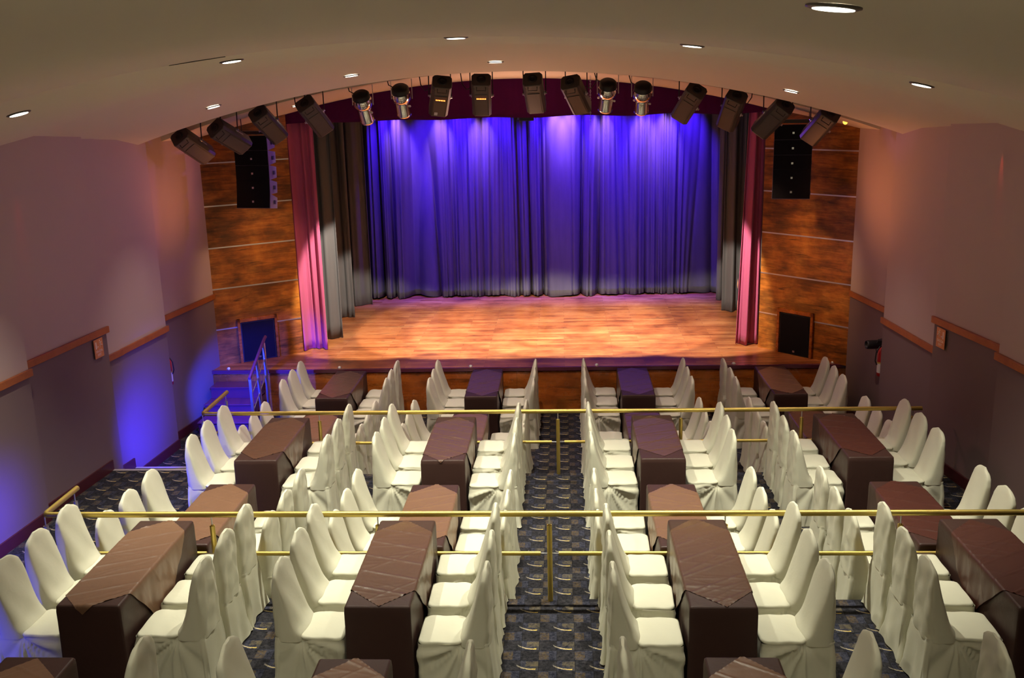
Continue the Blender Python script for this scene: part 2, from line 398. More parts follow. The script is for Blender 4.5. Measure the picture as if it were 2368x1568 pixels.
def wall(side, segs, sgn):
    w = MB(); bb = MB()
    prev = None
    for (a, b, zt, z0) in segs:
        ax, ay = a; bx, by = b
        if prev:   # the step between two segments
            px, py, pz = prev
            zz = zt if True else pz
            w.add([(px, py, -0.1), (ax, ay, -0.1), (ax, ay, zz), (px, py, zz)], [(0, 1, 2, 3)], 1)
            w.add([(px, py, zz), (ax, ay, zz), (ax, ay, 5.6), (px, py, 5.6)], [(0, 1, 2, 3)], 0)
        w.add([(ax, ay, -0.1), (bx, by, -0.1), (bx, by, zt - 0.04), (ax, ay, zt - 0.04)], [(0, 1, 2, 3)], 1)
        w.add([(ax, ay, zt - 0.04), (bx, by, zt - 0.04), (bx, by, 5.6), (ax, ay, 5.6)], [(0, 1, 2, 3)], 0)
        prev = (bx, by, zt)
        d = (Vector((bx, by, 0)) - Vector((ax, ay, 0))).normalized(); n = Vector((-sgn, 0, 0)) * 1.0
        n = Vector((d.y, -d.x, 0)); n = n if n.x * (-sgn) > 0 else -n
        # chair rail board
        A = Vector((ax, ay, 0)) - d * (0.03 if by > 5 and ay < 14 else -0.02); B = Vector((bx, by, 0))
        t = MB(); z1 = zt; z0t = zt - 0.080
        P = [A + n * 0.001, B + n * 0.001, B + n * 0.032, A + n * 0.032]
        t.add([(p.x, p.y, z0t) for p in P] + [(p.x, p.y, z1) for p in P], [(0, 1, 2, 3), (4, 5, 6, 7), (0, 1, 5, 4), (1, 2, 6, 5), (2, 3, 7, 6), (3, 0, 4, 7)])
        struct(t.build('trim_%d' % tn[0], M_TRIM, weld=True, bevel=0.004)); tn[0] += 1
        # baseboard follows the floor level
        def base(p, q, z):
            Q = [p + n * 0.001, q + n * 0.001, q + n * 0.022, p + n * 0.022]
            bb.add([(c.x, c.y, z) for c in Q] + [(c.x, c.y, z + 0.13) for c in Q], [(0, 1, 2, 3), (4, 5, 6, 7), (0, 1, 5, 4), (1, 2, 6, 5), (2, 3, 7, 6), (3, 0, 4, 7)])
        def at_y(y): return Vector((ax, ay, 0)) + (Vector((bx, by, 0)) - Vector((ax, ay, 0))) * ((y - ay) / (by - ay))
        cuts = [15, 11.76, 11.16, 7.95, 7.62, -3] if side == 'left' else [15, E1, E2, -3]
        lv = [0, T2 / 2, T2, (T2 + T3) / 2, T3] if side == 'left' else [0, T2, T3]
        for k in range(len(lv)):
            y1 = min(ay, cuts[k]); y0 = max(by, cuts[k + 1])
            if y1 - y0 > 0.02: base(at_y(y1), at_y(y0), lv[k])
    struct(w.build('wall_' + side, [M_UP, M_LOW], solid=0.0))
    struct(bb.build('baseboard_' + side, M_BASE, weld=True))
wall('left', LW, -1); wall('right', RW, 1)

# ------------------------------------------------------------------ ceiling
ce = MB()
ys = [-2.5, 0, 2, 4, 5.5, 6.9, 6.901, 7.6, 8.3, 9.0, 9.75, 10.1, 10.5, 11, 11.7, 12.3, 12.85]
nx = 44
def cx(i): return -6.1 + 11.2 * i / nx
ce.add([(cx(i), y, ceil_z(cx(i), y)) for y in ys for i in range(nx + 1)],
       [(j * (nx + 1) + i, (j + 1) * (nx + 1) + i, (j + 1) * (nx + 1) + i + 1, j * (nx + 1) + i + 1) for j in range(len(ys) - 1) for i in range(nx)], 0, True)
# lip and lighting slot
def strip(y0, f0, y1, f1, mi):
    ce.add([(cx(i), y0, f0(cx(i))) for i in range(nx + 1)] + [(cx(i), y1, f1(cx(i))) for i in range(nx + 1)],
           [(i, nx + 1 + i, nx + 2 + i, i + 1) for i in range(nx)], mi, False)
strip(12.85, lambda x: ceil_z(x, 12.85), 12.85, lambda x: 5.75, 0)
strip(12.85, lambda x: 5.75, 13.8, lambda x: 5.75, 1)
strip(13.8, lambda x: 5.75, 13.8, lambda x: ceil_z(x, 13.801), 0)
yy = [13.8005, 14.4, 15.0, 15.75]
ce.add([(cx(i), y, zc(max(y, 13.801)) - 0.035 * (cx(i) - XC) ** 2) for y in yy for i in range(nx + 1)],
       [(j * (nx + 1) + i, (j + 1) * (nx + 1) + i, (j + 1) * (nx + 1) + i + 1, j * (nx + 1) + i + 1) for j in range(3) for i in range(nx)], 0, True)
struct(ce.build('ceiling', [M_CEIL, M_DARK]))
tg = MB()  # dark strip drawn for the shade in the gap of the ceiling step
tg.add([(-2.70, 6.893, ceil_z(-2.70, 6.8) - 0.004), (-2.30, 6.893, ceil_z(-2.30, 6.8) - 0.004), (-2.30, 6.905, ceil_z(-2.30, 6.8) + 0.01), (-2.70, 6.905, ceil_z(-2.70, 6.8) + 0.01)], [(0, 1, 2, 3)])
tag(tg.build('ceiling_gap_shade', M_RIM, solid=0.003), 'thin dark strip standing for the shaded gap in the ceiling crease, upper left', 'shade strip')

# ------------------------------------------------------------------ stage
st = MB().box((-6.0, 14.62, 0.64), (4.8, 21.2, STG)); struct(st.build('stage_floor', M_STAGE))
fr = MB().box((-4.70, 14.60, 0.0), (4.8, 14.72, 0.638)).box((-6.0, 14.60, 0.0), (-4.70, 14.72, 0.638))
struct(fr.build('stage_front', M_FRONT))
struct(MB().box((-6.0, 14.575, 0.655), (4.8, 14.622, STG + 0.004)).build('trim_%d' % tn[0], M_MAHOG, bevel=0.006)); tn[0] += 1
# trapdoor outline on the stage front
hp = MB().box((0.22, 14.592, 0.07), (0.62, 14.602, 0.40))
struct(hp.build('trim_%d' % tn[0], M_FRONT, bevel=0.002)); tn[0] += 1
# wings (pine clad, angled to the house)
WL = ((-5.54, 14.84), (-4.36, 15.68)); WR = ((4.27, 14.47), (3.16, 15.68))
def wing(side, a, b):
    a = Vector((*a, 0)); b = Vector((*b, 0)); L = (b - a).length; d = (b - a).normalized()
    ang = atan2(d.y, d.x)
    if side == 'right': ang += pi
    Mx = Matrix.Translation(a if side == 'left' else b) @ Matrix.Rotation(ang, 4, 'Z')
    w = MB().box((0, 0, STG), (L, 0.09, 5.2))
    o = w.build('wall_wing_' + side, M_WING); o.matrix_world = Mx; struct(o)
    for z in (3.905, 3.25, 2.60, 1.95, 1.30):
        s = MB().box((0.004, -0.007, z - 0.010), (L - 0.004, -0.0005, z + 0.010)).build('trim_%d' % tn[0], M_ALU); tn[0] += 1
        s.matrix_world = Mx; struct(s)
    return Mx, L
ML, LL = wing('left', *WL); MR, LR = wing('right', *WR)
# dark stage house
sh = MB()
sh.box((-6.2, 20.7, STG), (4.9, 20.8, 5.3), 0).box((-6.2, 15.9, STG), (-6.1, 20.7, 5.3), 0).box((4.8, 15.9, STG), (4.9, 20.7, 5.3), 0)
sh.box((-6.2, 15.9, 5.3), (4.9, 20.8, 5.35), 0)
struct(sh.build('wall_stage', M_DARK))

# ------------------------------------------------------------------ curtains
def curtain(name, x0, x1, y, z0, z1, folds, depth, mt, seed, nx_=None, nz_=26, lean=0.0, spread=None, wander=0.10, hem=0.0, pleats=False):
    R = random.Random(seed)
    ks = []
    W = x1 - x0
    comps = [(folds * R.uniform(0.45, 0.6), 1.0, R.uniform(0, 6.3)), (folds, 0.8, R.uniform(0, 6.3)), (folds * 1.73, 0.40, R.uniform(0, 6.3)), (folds * 2.9, 0.16, R.uniform(0, 6.3))]
    drift = [R.uniform(-1, 1) for _ in range(8)]
    nx_ = nx_ or int(folds * 16)
    def fn(u, v):
        z = z0 + (z1 - z0) * v
        s = 1 - v
        uu = u + wander * s * 0.12 * sin(u * 9 + drift[0] * 3) + wander * s * 0.05 * sin(u * 23 + drift[1] * 3)
        h = 0
        if pleats:
            q = u + 0.020 * sin(2 * pi * 3.3 * u + drift[0] * 3) + 0.012 * sin(2 * pi * 7.3 * u + drift[1] * 3) + s * (0.006 * sin(u * 31 + drift[2] * 3) + 0.004 * sin(u * 67 + drift[3] * 3))
            w1 = abs(sin(pi * folds * q)); w2 = abs(sin(pi * folds * 2.37 * q + 1.0)); w3 = sin(2 * pi * folds * 3.9 * q + 2 * s)
            am = 0.75 + 0.45 * sin(u * 17 + drift[4] * 3)
            h = am * (1 - 2.0 * (1 - w1) ** 1.5) - 0.45 * (1 - w2) ** 3 + 0.10 * w3
            h = -h
        for k, (f, a, ph) in (enumerate(comps) if not pleats else ()):
            am = a * (0.75 + 0.5 * sin(u * 5.1 * (k + 1) + drift[k + 2] * 3 + v * 1.2))
            w_ = sin(2 * pi * f * uu + ph + 0.5 * s * drift[k + 3] * (k + 1))
            h += am * (abs(w_) ** 0.75 * (1 if w_ > 0 else -1))
        x = x0 + W * u + lean * s * (W > 0) 
        if spread: x += spread(u, s)
        zz = z + (hem * (0.5 + 0.5 * sin(u * folds * 3.1)) if v == 0 else 0)
        return (x, y + h * depth * (0.62 + 0.38 * s), zz)
    return MB().grid(nx_, nz_, fn).build(name, mt, solid=0.008)
c = curtain('stage_backdrop', -5.6, 4.6, 20.10, STG + 0.015, 5.1, 26, 0.15, M_BACKVEL, 3, nx_=760, nz_=30, hem=0.03, pleats=True)
tag(c, 'wide charcoal backdrop curtain lit blue and violet across the back of the stage', 'curtain')
legs = [(-5.7, -3.90, 16.62, 11, 'charcoal side drape left of the stage, nearest the audience', 4),
        (-5.7, -4.02, 18.30, 11, 'charcoal side drape left of the stage, middle of the three', 5),
        (-5.7, -3.90, 19.40, 11, 'charcoal side drape left of the stage, deepest before the backdrop', 6),
        (3.00, 4.75, 16.45, 11, 'charcoal side drape right of the stage, nearest the audience', 8),
        (3.00, 4.75, 18.40, 11, 'charcoal side drape right of the stage, middle of the three', 9),
        (3.05, 4.75, 19.45, 11, 'charcoal side drape right of the stage, deepest before the backdrop', 10)]
for x0, x1, y, nf, lab, sd in legs:
    c = curtain('stage_leg_drape', x0, x1, y, STG + 0.01, 5.1, nf * 0.55, 0.065, M_BLACKVEL, sd, nx_=120, nz_=18)
    tag(c, lab, 'curtain', 'side drapes of the stage')
def tabs(x0, x1, y, lab, sd, sp):
    c = curtain('house_curtain', x0, x1, y, STG + 0.012, 4.85, 2.2, 0.055, M_REDVEL, sd, nx_=70, nz_=24, spread=sp)
    tag(c, lab, 'curtain', 'plum house curtains')
tabs(-4.40, -3.98, 15.86, 'plum velour house curtain gathered at the left of the stage', 21, lambda u, s: -0.05 * s * 0 + 0.0)
tabs(2.95, 3.19, 15.86, 'plum velour house curtain gathered right of stage, pink where lit', 22, lambda u, s: -0.12 * s * (1 - u))
# valance: scalloped by sight, arched on top
def val(u, v):
    x = -5.7 + 10.4 * u
    zb = 4.47 - 0.010 * abs(sin(x * 1.9)) - 0.0025 * (x - XC) ** 2 * 0.5 + 0.012 * sin(x * 4.3)
    zt = 5.12 - 0.0345 * (x - XC) ** 2 + 0.03
    zt = max(zt, zb + 0.02)
    return (x, 15.72 + 0.012 * sin(x * 7) + 0.006 * sin(x * 31 + v), zb + (zt - zb) * v)
tag(MB().grid(260, 8, val).build('stage_valance', M_VALVEL, solid=0.012), 'dark plum velour valance arched across the top of the stage opening', 'valance')

# ------------------------------------------------------------------ peeking person behind the right house curtain
def person():
    root = empty('person', (3.03, 16.06, STG))
    tag(root, 'person with short dark hair peeking out from behind the pink right curtain', 'person')
    me = bpy.data.meshes.new('body')
    P = [(0, 0, 0.80), (0, 0, 1.0), (0, -0.01, 1.18), (0, -0.01, 1.27), (-0.02, -0.02, 1.36), (-0.035, -0.03, 1.44),
         (-0.09, 0, 0.78), (-0.10, 0.0, 0.42), (-0.10, 0.02, 0.05), (-0.10, -0.10, 0.03), (0.09, 0, 0.78), (0.10, 0, 0.42), (0.10, 0.02, 0.05), (0.10, -0.10, 0.03),
         (-0.10, 0.01, 1.17), (-0.13, 0.04, 0.95), (-0.10, -0.02, 0.74), (0.14, 0, 1.17), (0.19, 0.03, 0.95), (0.18, -0.04, 0.73), (-0.035, -0.035, 1.50)]
    E_ = [(0, 1), (1, 2), (2, 3), (3, 4), (4, 5), (5, 20), (0, 6), (6, 7), (7, 8), (8, 9), (0, 10), (10, 11), (11, 12), (12, 13), (2, 14), (14, 15), (15, 16), (2, 17), (17, 18), (18, 19)]
    Rr = [.12, .11, .12, .05, .065, .082, .08, .055, .04, .035, .08, .055, .04, .035, .05, .038, .03, .05, .038, .03, .070]
    me.from_pydata(P, E_, [])
    o = bpy.data.objects.new('body', me); COL.objects.link(o); o.parent = root
    me.materials.append(M_SKIN)
    o.modifiers.new('skin', 'SKIN'); o.modifiers.new('sub', 'SUBSURF').levels = 2
    for sv, r in zip(me.skin_vertices[0].data, Rr): sv.radius = (r, r)
    me.skin_vertices[0].data[0].use_root = True
    h = MB()
    h.grid(24, 12, lambda u, v: (-0.035 + 0.094 * cos(2 * pi * u) * sin(v * 1.7 + 0.001), -0.022 + 0.100 * sin(2 * pi * u) * sin(v * 1.7 + 0.001), 1.475 + 0.098 * cos(v * 1.7) + (0.02 if sin(2 * pi * u) < -0.3 and v > 0.8 else 0)))
    h.build('hair', M_HAIR, root)
    s = MB(); rings = []
    for z, a, b in ((0.70, .15, .12), (0.85, .16, .13), (1.0, .15, .125), (1.12, .16, .12), (1.20, .13, .10), (1.26, .062, .062)):
        rings.append([(a * cos(2 * pi * k / 20), b * sin(2 * pi * k / 20), z) for k in range(20)])
    s.loft(rings, cap0=False, cap1=False).build('shirt', M_SHIRT, root, solid=0.006)
    f = MB()
    for sx in (-0.032, 0.030):
        f.lathe([(0.001, -0.008), (0.010, -0.005), (0.012, 0), (0.010, 0.005), (0.001, 0.008)], Matrix.Translation((-0.035 + sx, -0.113, 1.455)), 10)
    f.build('eyes', M_HAIR, root)
    n_ = MB().loft([[(-0.035 + a * cos(2 * pi * k / 10), -0.108 - b + 0.006 * sin(2 * pi * k / 10), z) for k in range(10)] for z, a, b in ((1.455, .006, 0), (1.435, .010, .012), (1.42, .013, .016), (1.412, .006, .006))])
    n_.build('nose', M_SKIN, root)
person()

# ------------------------------------------------------------------ stage stairs and handrail
ss = MB()
ss.box((-5.50, 13.64, 0), (-4.72, 14.598, 0.178)).box((-5.50, 13.97, 0.1785), (-4.72, 14.598, 0.355)).box((-5.50, 14.28, 0.3555), (-4.72, 14.598, 0.53))
stairs = empty('stage_stairs', (0, 0, 0)); tag(stairs, 'small mahogany stairs up to the left end of the stage, in blue light', 'stairs')
for k, (y, z) in enumerate(((13.64, 0), (13.97, 0.178), (14.28, 0.355))):
    MB().box((-5.47, y, z + 0.001), (-4.72, 14.597, z + 0.155)).build('riser', M_MAHOG, stairs)
    MB().box((-5.48, y - 0.02, z + 0.156), (-4.70, 14.597 if k == 2 else y + 0.345, z + 0.177)).build('tread', M_MAHOG, stairs, bevel=0.004)
hr = empty('stair_handrail', (-4.62, 13.6, 0)); tag(hr, 'steel handrail with wooden grip beside the stage stairs', 'handrail')
MB().tube([(0, 0.0, 0.86), (0, 0.30, 1.00), (0, 0.85, 1.25), (0, 0.92, 1.27)], 0.024, 12).build('grip', M_MAHOG, hr)
for y, z0, zt in ((0.03, 0.0, 0.85), (0.42, 0.0, 1.03), (0.80, 0.0, 1.20)):
    MB().box((-0.02, y - 0.02, z0 + 0.001), (0.02, y + 0.02, zt)).build('post', M_STEEL, hr, bevel=0.003)
for dz in (0.25, 0.5):
    MB().tube([(0, 0.05, 0.85 - dz), (0, 0.78, 1.19 - dz)], 0.009, 8).build('bar', M_STEEL, hr)

# ------------------------------------------------------------------ floor pockets
for i, (x, w_) in enumerate(((-5.30, 'far left of'), (-3.53, 'left of'), (-1.46, 'left of centre on'), (0.50, 'right of centre on'), (2.60, 'right of'), (4.10, 'far right of'))):
    e = empty('stage_socket', (x, 14.675, STG)); tag(e, 'small pale socket %s the front stage edge' % w_, 'floor socket', 'sockets along the stage edge')
    MB().lathe([(0.035, 0.0005), (0.035, 0.006), (0.030, 0.008)], None, 20).build('plate', M_STEEL, e)
    MB().lathe([(0.024, 0.008), (0.022, 0.022), (0.012, 0.028)], None, 16).build('cap', M_WHITE, e)

# ------------------------------------------------------------------ stage monitor speakers let into the wings
def sub(Mx, x0, x1, side):
    e = empty('floor_speaker', (0, 0, 0)); e.matrix_world = Mx @ Matrix.Translation(((x0 + x1) / 2, 0, STG))
    tag(e, 'black floor loudspeaker set in the %s pine wing wall' % side, 'loudspeaker', 'floor speakers in the wing walls')
    w_ = (x1 - x0) / 2
    MB().box((-w_, -0.028, 0.001), (w_, -0.0085, 0.66)).build('cabinet', M_BODY2, e, bevel=0.008)
    MB().box((-w_ + 0.02, -0.036, 0.02), (w_ - 0.02, -0.029, 0.64)).build('grille', M_GRILLE, e, bevel=0.004)
    f = MB(); f.box((-w_ - 0.045, -0.045, 0.001), (-w_ - 0.004, -0.008, 0.72)); f.box((w_ + 0.004, -0.045, 0.001), (w_ + 0.045, -0.008, 0.72)); f.box((-w_ - 0.045, -0.045, 0.665), (w_ + 0.045, -0.008, 0.72))
    f.build('frame', M_FRONT, e)
    MB().box((-0.018, -0.040, 0.045), (0.018, -0.0365, 0.075)).build('badge', M_STEEL, e)
sub(ML, 0.42, 0.98, 'left'); sub(MR, 0.42, 0.98, 'right')

# ------------------------------------------------------------------ hanging line arrays
def array(name_side, x, y, ztop, rz):
    e = empty('line_array', (x, y, ztop), rz); tag(e, 'hanging black line array of five loudspeakers, %s of the stage' % name_side, 'loudspeaker', 'line arrays')
    MB().box((-0.27, -0.16, 0.015), (0.27, 0.18, 0.06)).build('flying_frame', M_BODY2, e, bevel=0.005)
    for sx in (-0.2, 0.2):
        MB().tube([(sx, 0, 0.06), (sx, 0, 0.45)], 0.006, 6).build('cable', M_BODY2, e)
    tilt = 0.0; p = Vector((0, 0, 0)); h = 0.215
    for k in range(5):
        tilt = [0.0, 0.02, 0.05, 0.11, 0.20][k]
        R_ = Matrix.Rotation(-tilt, 4, 'X')
        Mk = Matrix.Translation(p) @ R_
        c = empty('cabinet', (0, 0, 0))
        m = MB()
        # trapezoid cabinet: deeper at the front
        prof = [(-0.16, 0), (0.16, -0.028), (0.16, -h + 0.028), (-0.16, -h)]
        vs = []
        for sx in (-0.262, 0.262):
            vs += [Mk @ Vector((sx * (1.0 if yy_ < 0 else 0.86), yy_, zz_ - 0.002)) for yy_, zz_ in prof]
        m.add(vs, [(0, 1, 2, 3), (7, 6, 5, 4), (0, 4, 5, 1), (1, 5, 6, 2), (2, 6, 7, 3), (3, 7, 4, 0)])
        bpy.data.objects.remove(c)
        co = m.build('cabinet', M_CAB, e, weld=True, bevel=0.004)
        g = MB().box((-0.258, -0.172, -h + 0.006), (0.258, -0.1615, -0.006), 0, Mk); g.build('grille', M_GRILLE, co)
        b = MB().box((-0.014, -0.176, -h * 0.62), (0.014, -0.1725, -h * 0.62 + 0.028), 0, Mk).build('badge', M_STEEL, co)
        hd = MB()
        for sx in (-1, 1): hd.box((sx * 0.262 - 0.004, -0.03, -0.14), (sx * 0.262 + 0.004, 0.03, -0.085), 0, Mk)
        hd.build('handle', M_BODY2, co)
        p = p + R_ @ Vector((0, 0, -h))
        p = Vector((p.x, p.y, p.z))
array('left', -4.47, 14.38, 4.33, radians(-9)); array('right', 3.30, 14.42, 4.31, radians(-14))

# ------------------------------------------------------------------ downlights
dl = [(-2.72, 8.3), (-4.59, 8.3), (-0.85, 8.3), (1.06, 8.3), (2.90, 8.3), (-4.31, 12.3), (-2.56, 12.3), (-0.79, 12.3), (2.76, 12.3), (0.98, 3.75), (-0.88, 3.75), (2.85, 3.75), (-2.7, 3.75), (-4.5, 3.75), (-3.9, 14.75)]
names = {0: 'second from the left in the row over the tables', 1: 'far left in the row over the tables', 2: 'middle of the row over the tables', 3: 'fourth from left in the row over the tables',
         4: 'far right in the row over the tables', 5: 'far left in the row before the stage', 6: 'second from left in the row before the stage', 7: 'near the centre, in the row before the stage', 8: 'far right in the row before the stage',
         9: 'large in view at the top right', 14: 'half hidden behind the left spotlights'}
for i, (x, y) in enumerate(dl):
    z = ceil_z(x, y); sl = -0.07 * (x - XC)
    rim = MB().lathe([(0.098, 0.0), (0.100, -0.006), (0.078, -0.012), (0.074, 0.0), (0.070, 0.012)], None, 28)
    e = empty('ceiling_downlight', (x, y, z - 0.004), rot=(0, -math.atan(sl) , 0))
    if i not in names:
        tag(e, 'round recessed downlight in the row above the balcony', 'ceiling light', 'recessed downlights out of view')
    else:
        tag(e, 'round recessed downlight, ' + names[i], 'ceiling light', 'recessed downlights')
    ringm = MB(); n = 28
    pr = [(0.100, 0.001), (0.100, -0.005), (0.084, -0.010), (0.077, -0.0105), (0.0755, 0.001)]
    rings = [[(r * cos(2 * pi * k / n), r * sin(2 * pi * k / n), zz) for k in range(n)] for r, zz in pr]
    ringm.loft(rings, cap0=False, cap1=False).build('rim', M_RIM, e)
    MB().lathe([(0.075, -0.008), (0.075, -0.0115)], None, 28).build('lens', M_LAMP, e)
    warm = (1.0, 0.96, 0.76) if y < 9 else (1.0, 0.83, 0.72)
    en = 670 if y > 8 and y < 9 else (125 if y < 5 else 350)
    if x > 2.5: en *= 0.50
    if x < -4: en *= 0.60
    if i == 14: en = 40
    light('lamp', 'SPOT', (x, y, z - 0.03), (x + 0.02 * (XC - x), y, 0), en, warm, 0.03, 80 if abs(x - XC) > 3 else 96, 0.9)

# ------------------------------------------------------------------ lighting bar fixtures over the stage edge
FX = [((-5.147, 13.35, 4.34), (-5.003, 13.72, 4.117)),
((-4.639, 13.35, 4.443), (-4.467, 13.72, 4.243)),
((-4.049, 13.35, 4.614), (-3.954, 13.72, 4.367)),
((-3.409, 13.35, 4.729), (-3.298, 13.72, 4.446)),
((-1.576, 13.35, 4.965), (-1.68, 13.72, 4.655)),
((-1.054, 13.35, 4.98), (-1.082, 13.72, 4.641)),
((-0.372, 13.35, 4.963), (-0.339, 13.72, 4.67)),
((0.132, 13.35, 4.922), (0.271, 13.72, 4.64)),
((1.752, 13.35, 4.774), (1.637, 13.72, 4.508)),
((2.286, 13.35, 4.69), (2.249, 13.72, 4.38)),
((2.908, 13.35, 4.566), (2.706, 13.72, 4.275)),
((3.496, 13.35, 4.44), (3.377, 13.72, 4.182))]
_CAM = Vector((0, 0, 4.814))
#FXDATA
ORD = ['first', 'second', 'third', 'fourth', 'fifth', 'sixth', 'seventh', 'eighth', 'ninth', 'tenth', 'eleventh', 'twelfth']
def frame_to(p, d, up=(0, -0.3, 1)):
    z = Vector(d).normalized(); x = Vector(up).cross(z).normalized(); y = z.cross(x)
    return Matrix(((x.x, y.x, z.x, p[0]), (x.y, y.y, z.y, p[1]), (x.z, y.z, z.z, p[2]), (0, 0, 0, 1)))
bar = [( -5.2 + 9.3 * i / 40, 13.60, ceil_z(-5.2 + 9.3 * i / 40, 12.85) + 0.36) for i in range(41)]
tag(MB().tube(bar, 0.024, 10).build('lighting_bar', M_BODY2), 'black curved pipe in the ceiling slot holding the spotlights', 'pipe')
def bar_z(x): return ceil_z(x, 12.85) + 0.36
for i, (a, b) in enumerate(FX):
    a = Vector(a); b = Vector(b); d = (b - a).normalized(); L = 0.60
    mid = (a + b) / 2
    e = empty('stage_spotlight', mid)
    side = 'left of the stage' if i < 4 else ('above the stage centre' if i < 8 else 'right of the stage')
    tag(e, 'boxy dark grey spotlight, %s from left, %s' % (ORD[i], side), 'stage light', 'box spotlights on the bar')
    Mf = frame_to((0, 0, 0), d, (0, -0.6, -1) if 4 <= i <= 7 else ((0.55, -0.6, -0.7) if i < 4 else (-0.55, -0.6, -0.7)))
    def oct(z, w, h, c): 
        P = [(-w, -h + c), (-w, h - c), (-w + c, h), (w - c, h), (w, h - c), (w, -h + c), (w - c, -h), (-w + c, -h)]
        return [Mf @ Vector((x, y, z)) for x, y in P]
    m = MB()
    m.loft([oct(-L / 2, .124, .104, .030), oct(-L / 2 + 0.012, .130, .108, .032), oct(L / 2 - 0.015, .130, .108, .032), oct(L / 2, .122, .100, .030)], smooth=False)
    body = m.build('housing', M_BODY, e, bevel=0.003)
    t = MB().box((-.078, .1085, -L / 2 + 0.17), (.078, .114, L / 2 - 0.02), 0, Mf)
    t.build('top_panel', M_BODY, e)
    g = MB()
    for sx in (-1, 1): g.box((sx * .092 - .004, .1082, -L / 2 + 0.05), (sx * .092 + .004, .1125, L / 2 - 0.03), 0, Mf)
    g.build('groove', M_BODY2, e)
    MB().lathe([(.055, 0), (.062, -.004), (.062, -.012), (.030, -.012), (.028, -.004)], Mf @ Matrix.Translation((0, 0, -L / 2 - 0.001)), 20).build('fan', M_BODY2, e)
    MB().tube([Mf @ Vector(p) for p in ((-.06, .105, -L / 2 + .03), (-.06, .15, -L / 2 + .05), (.06, .15, -L / 2 + .05), (.06, .105, -L / 2 + .03))], 0.006, 6).build('handle', M_BODY2, e)
    MB().lathe([(.07, 0.0), (.075, .03), (.066, .03), (.060, .006)], Mf @ Matrix.Translation((0, 0, L / 2 + 0.001)), 20).build('lens_ring', M_BODY2, e)
    if i in (4, 5):
        ld = MB()
        for k in range(6): ld.box((-.062 + k * .022, .1145, -L / 2 + 0.235), (-.050 + k * .022, .118, -L / 2 + 0.250), 0, Mf)
        o_ = ld.build('indicator_lights', M_LED, e); o_['label'] = 'row of small glowing orange indicator lights'
    if i == 4: MB().box((-.06, .1145, L / 2 - .10), (-.015, .1155, L / 2 - .04), 0, Mf).build('sticker', M_LABELP, e)
    sgn = 1 if i < 4 else -1
    if i < 4 or i > 7:
        nm = MB()
        for k in range(5): nm.box((sgn * .1285, -.02 + 0.004 * (k % 2), 0.02 + k * .024), (sgn * .1305, .016, 0.038 + k * .024), 0, Mf)
        nm.build('name_plate', M_LABELP, e)
    # yoke: two flat arms and a cross piece, clamp on the bar
    y = MB(); X = Mf.to_3x3() @ Vector((1, 0, 0)); hz = bar_z(mid.x) - mid.z
    for sx in (-1, 1):
        p0 = X * (sx * .150); p1 = Vector((X.x * sx * .150, 0.03, hz - 0.07))
        y.tube([p0, p0 + Vector((0, 0, 0.04)), p1], 0.008, 6)
    y.tube([Vector((X.x * -.150, 0.03, hz - 0.07)), Vector((X.x * .150, 0.03, hz - 0.07))], 0.008, 6)
    y.tube([Vector((0, 0.03, hz - 0.07)), Vector((0, 13.60 - mid.y, hz + 0.005))], 0.014, 8)
    y.build('yoke', M_BODY2, e)
    for sx in (-1, 1):
        MB().lathe([(.026, 0), (.028, .012), (.014, .016), (.014, .034), (.004, .036)], Matrix.Translation(X * (sx * .129)) @ rot_to(X * sx), 12).build('knob', M_STEEL, e)
    if i in (3, 4, 5, 9, 10, 11, 7):
        s_ = 1 if i > 6 else -1
        MB().tube([(s_ * .05, -.02, .14), (s_ * .20, .0, .08), (s_ * .26, .02, .16), (s_ * .28, .05, .30)], 0.007, 6).build('cable', M_BODY2, e)
